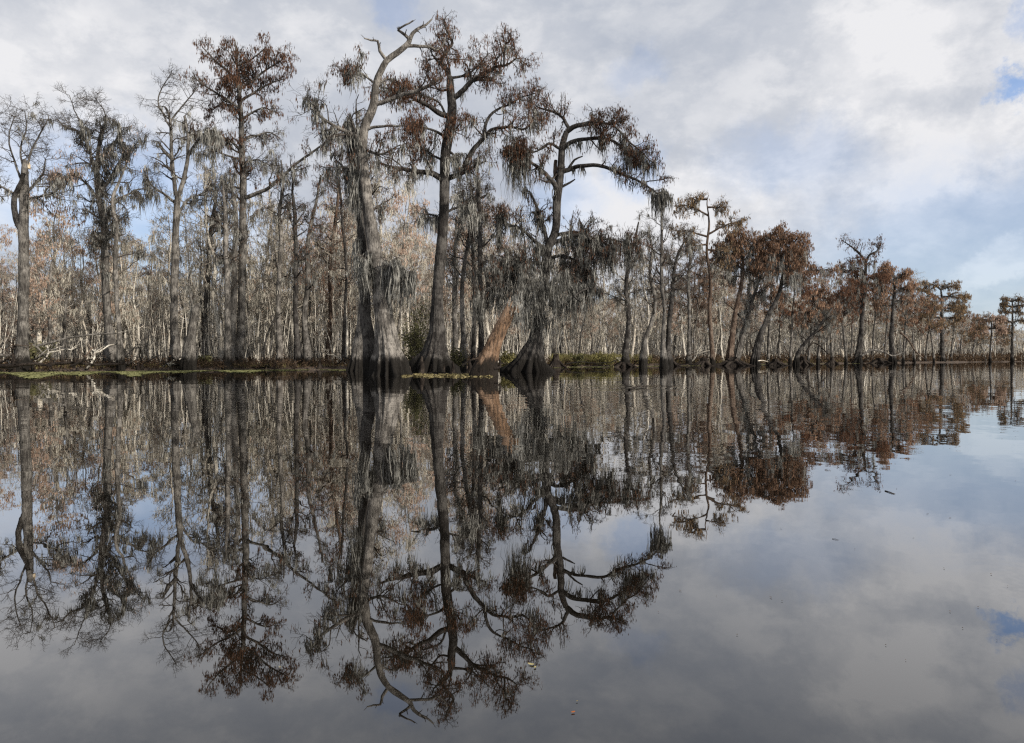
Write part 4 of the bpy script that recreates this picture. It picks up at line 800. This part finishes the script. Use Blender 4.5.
def wpt(px, py):
    d = ray(px, py); s_ = -CAMH / d[2]; return np.array([d[0] * s_, d[1] * s_, 0])
log_tw = [('twig cluster drifting on the water where a ring of ripples spreads', 629, 390, 646, 387, .06, 91), ('curled dead leaf stalk floating alone on the open water', 886, 491, 893, 494, .008, 92), ('small dark floating sprig left of the curled leaf stalk', 832, 539, 838, 540, .003, 93)]
for (lab, x0, y0, x1, y1, rr, sd_) in log_tw:
    a, b = wpt(x0, y0), wpt(x1, y1); rg = np.random.default_rng(sd_); ln = np.linalg.norm(b - a)
    root = bpy.data.objects.new('floating_twig', None); COL.objects.link(root); root.location = a; tag(root, lab, 'twig')
    u = np.linspace(0, 1, 7)[:, None]; P = u * (b - a) + np.array([0, 0, 1]) * np.sin(u * 3.14) * ln * .02 + rg.normal(0, ln * .03, (7, 3)) * np.array([1, 1, .15]); P[:, 2] = np.abs(P[:, 2]) + .002
    mb = MB(); mb.tubes(P[None], np.linspace(rr, rr * .4, 7)[None] * .6, 5); part('stem', mb, 'wet_wood', root, True)
    P1, R1 = sprout(rg, P[None], np.full((1, 7), rr * .4), 8, ln * .3, 4, .1, 1, rmul=.6, rmin=rr * .2, up=.0, zf=.15); tw = MB(); tw.tubes(P1, R1, 3); part('twigs', tw, 'twig_dark', root)

# single leaves adrift
r = np.random.default_rng(66)
def leaf_mesh(mat):
    a = np.linspace(0, 2 * np.pi, 12, endpoint=False); ring_ = np.stack([np.cos(a) * .5, np.sin(a) * .26 * (1 + .25 * np.cos(a)), .06 * np.cos(a) ** 2], -1)
    V = np.concatenate([ring_, ring_ * .45 + np.array([0, 0, .015])]); i = np.arange(12); j = (i + 1) % 12
    Q = np.concatenate([np.stack([i, j, j + 12, i + 12], -1), np.array([[12, 13, 14, 15], [12, 15, 16, 17], [12, 17, 18, 19], [12, 19, 20, 21], [12, 21, 22, 23]])]); return raw_mesh('floating_leaf', V, Q, mat, True)
LM = [leaf_mesh('leaf_litter'), leaf_mesh('leaf_orange'), leaf_mesh('brush_brown')]
def leaf(px, py, size, m, label, group=None):
    o = obj('floating_leaf', LM[m]); p = wpt(px, py); o.location = (p[0], p[1], .004); o.scale = (size,) * 3; o.rotation_euler = (0, 0, r.uniform(0, 6.28)); tag(o, label, 'leaf', group)
leaf(531, 665, .026, 0, 'largest pale green leaf floating below the mirrored crowns'); leaf(535, 668, .016, 0, 'smaller pale green leaf touching the largest floating leaf')
leaf(573, 713, .015, 1, 'orange leaf floating nearest the camera'); leaf(577, 702, .008, 0, 'tiny pale leaf floating just beyond the orange leaf')
leaf(280, 668, .01, 0, 'tiny pale speck of leaf afloat in the mirrored clouds on the dark water')
for j in range(34):
    px, py = r.uniform(560, 1020), 470 + 200 * r.uniform(0, 1) ** 1.6; d = CAMH / max((py - 358) / F, .02)
    leaf(px, py, .0035 * d * r.uniform(.5, 1.2), 2, 'tiny brown leaf drifting on the open cloud-reflecting water', 'tiny brown leaves drifting on the open water')
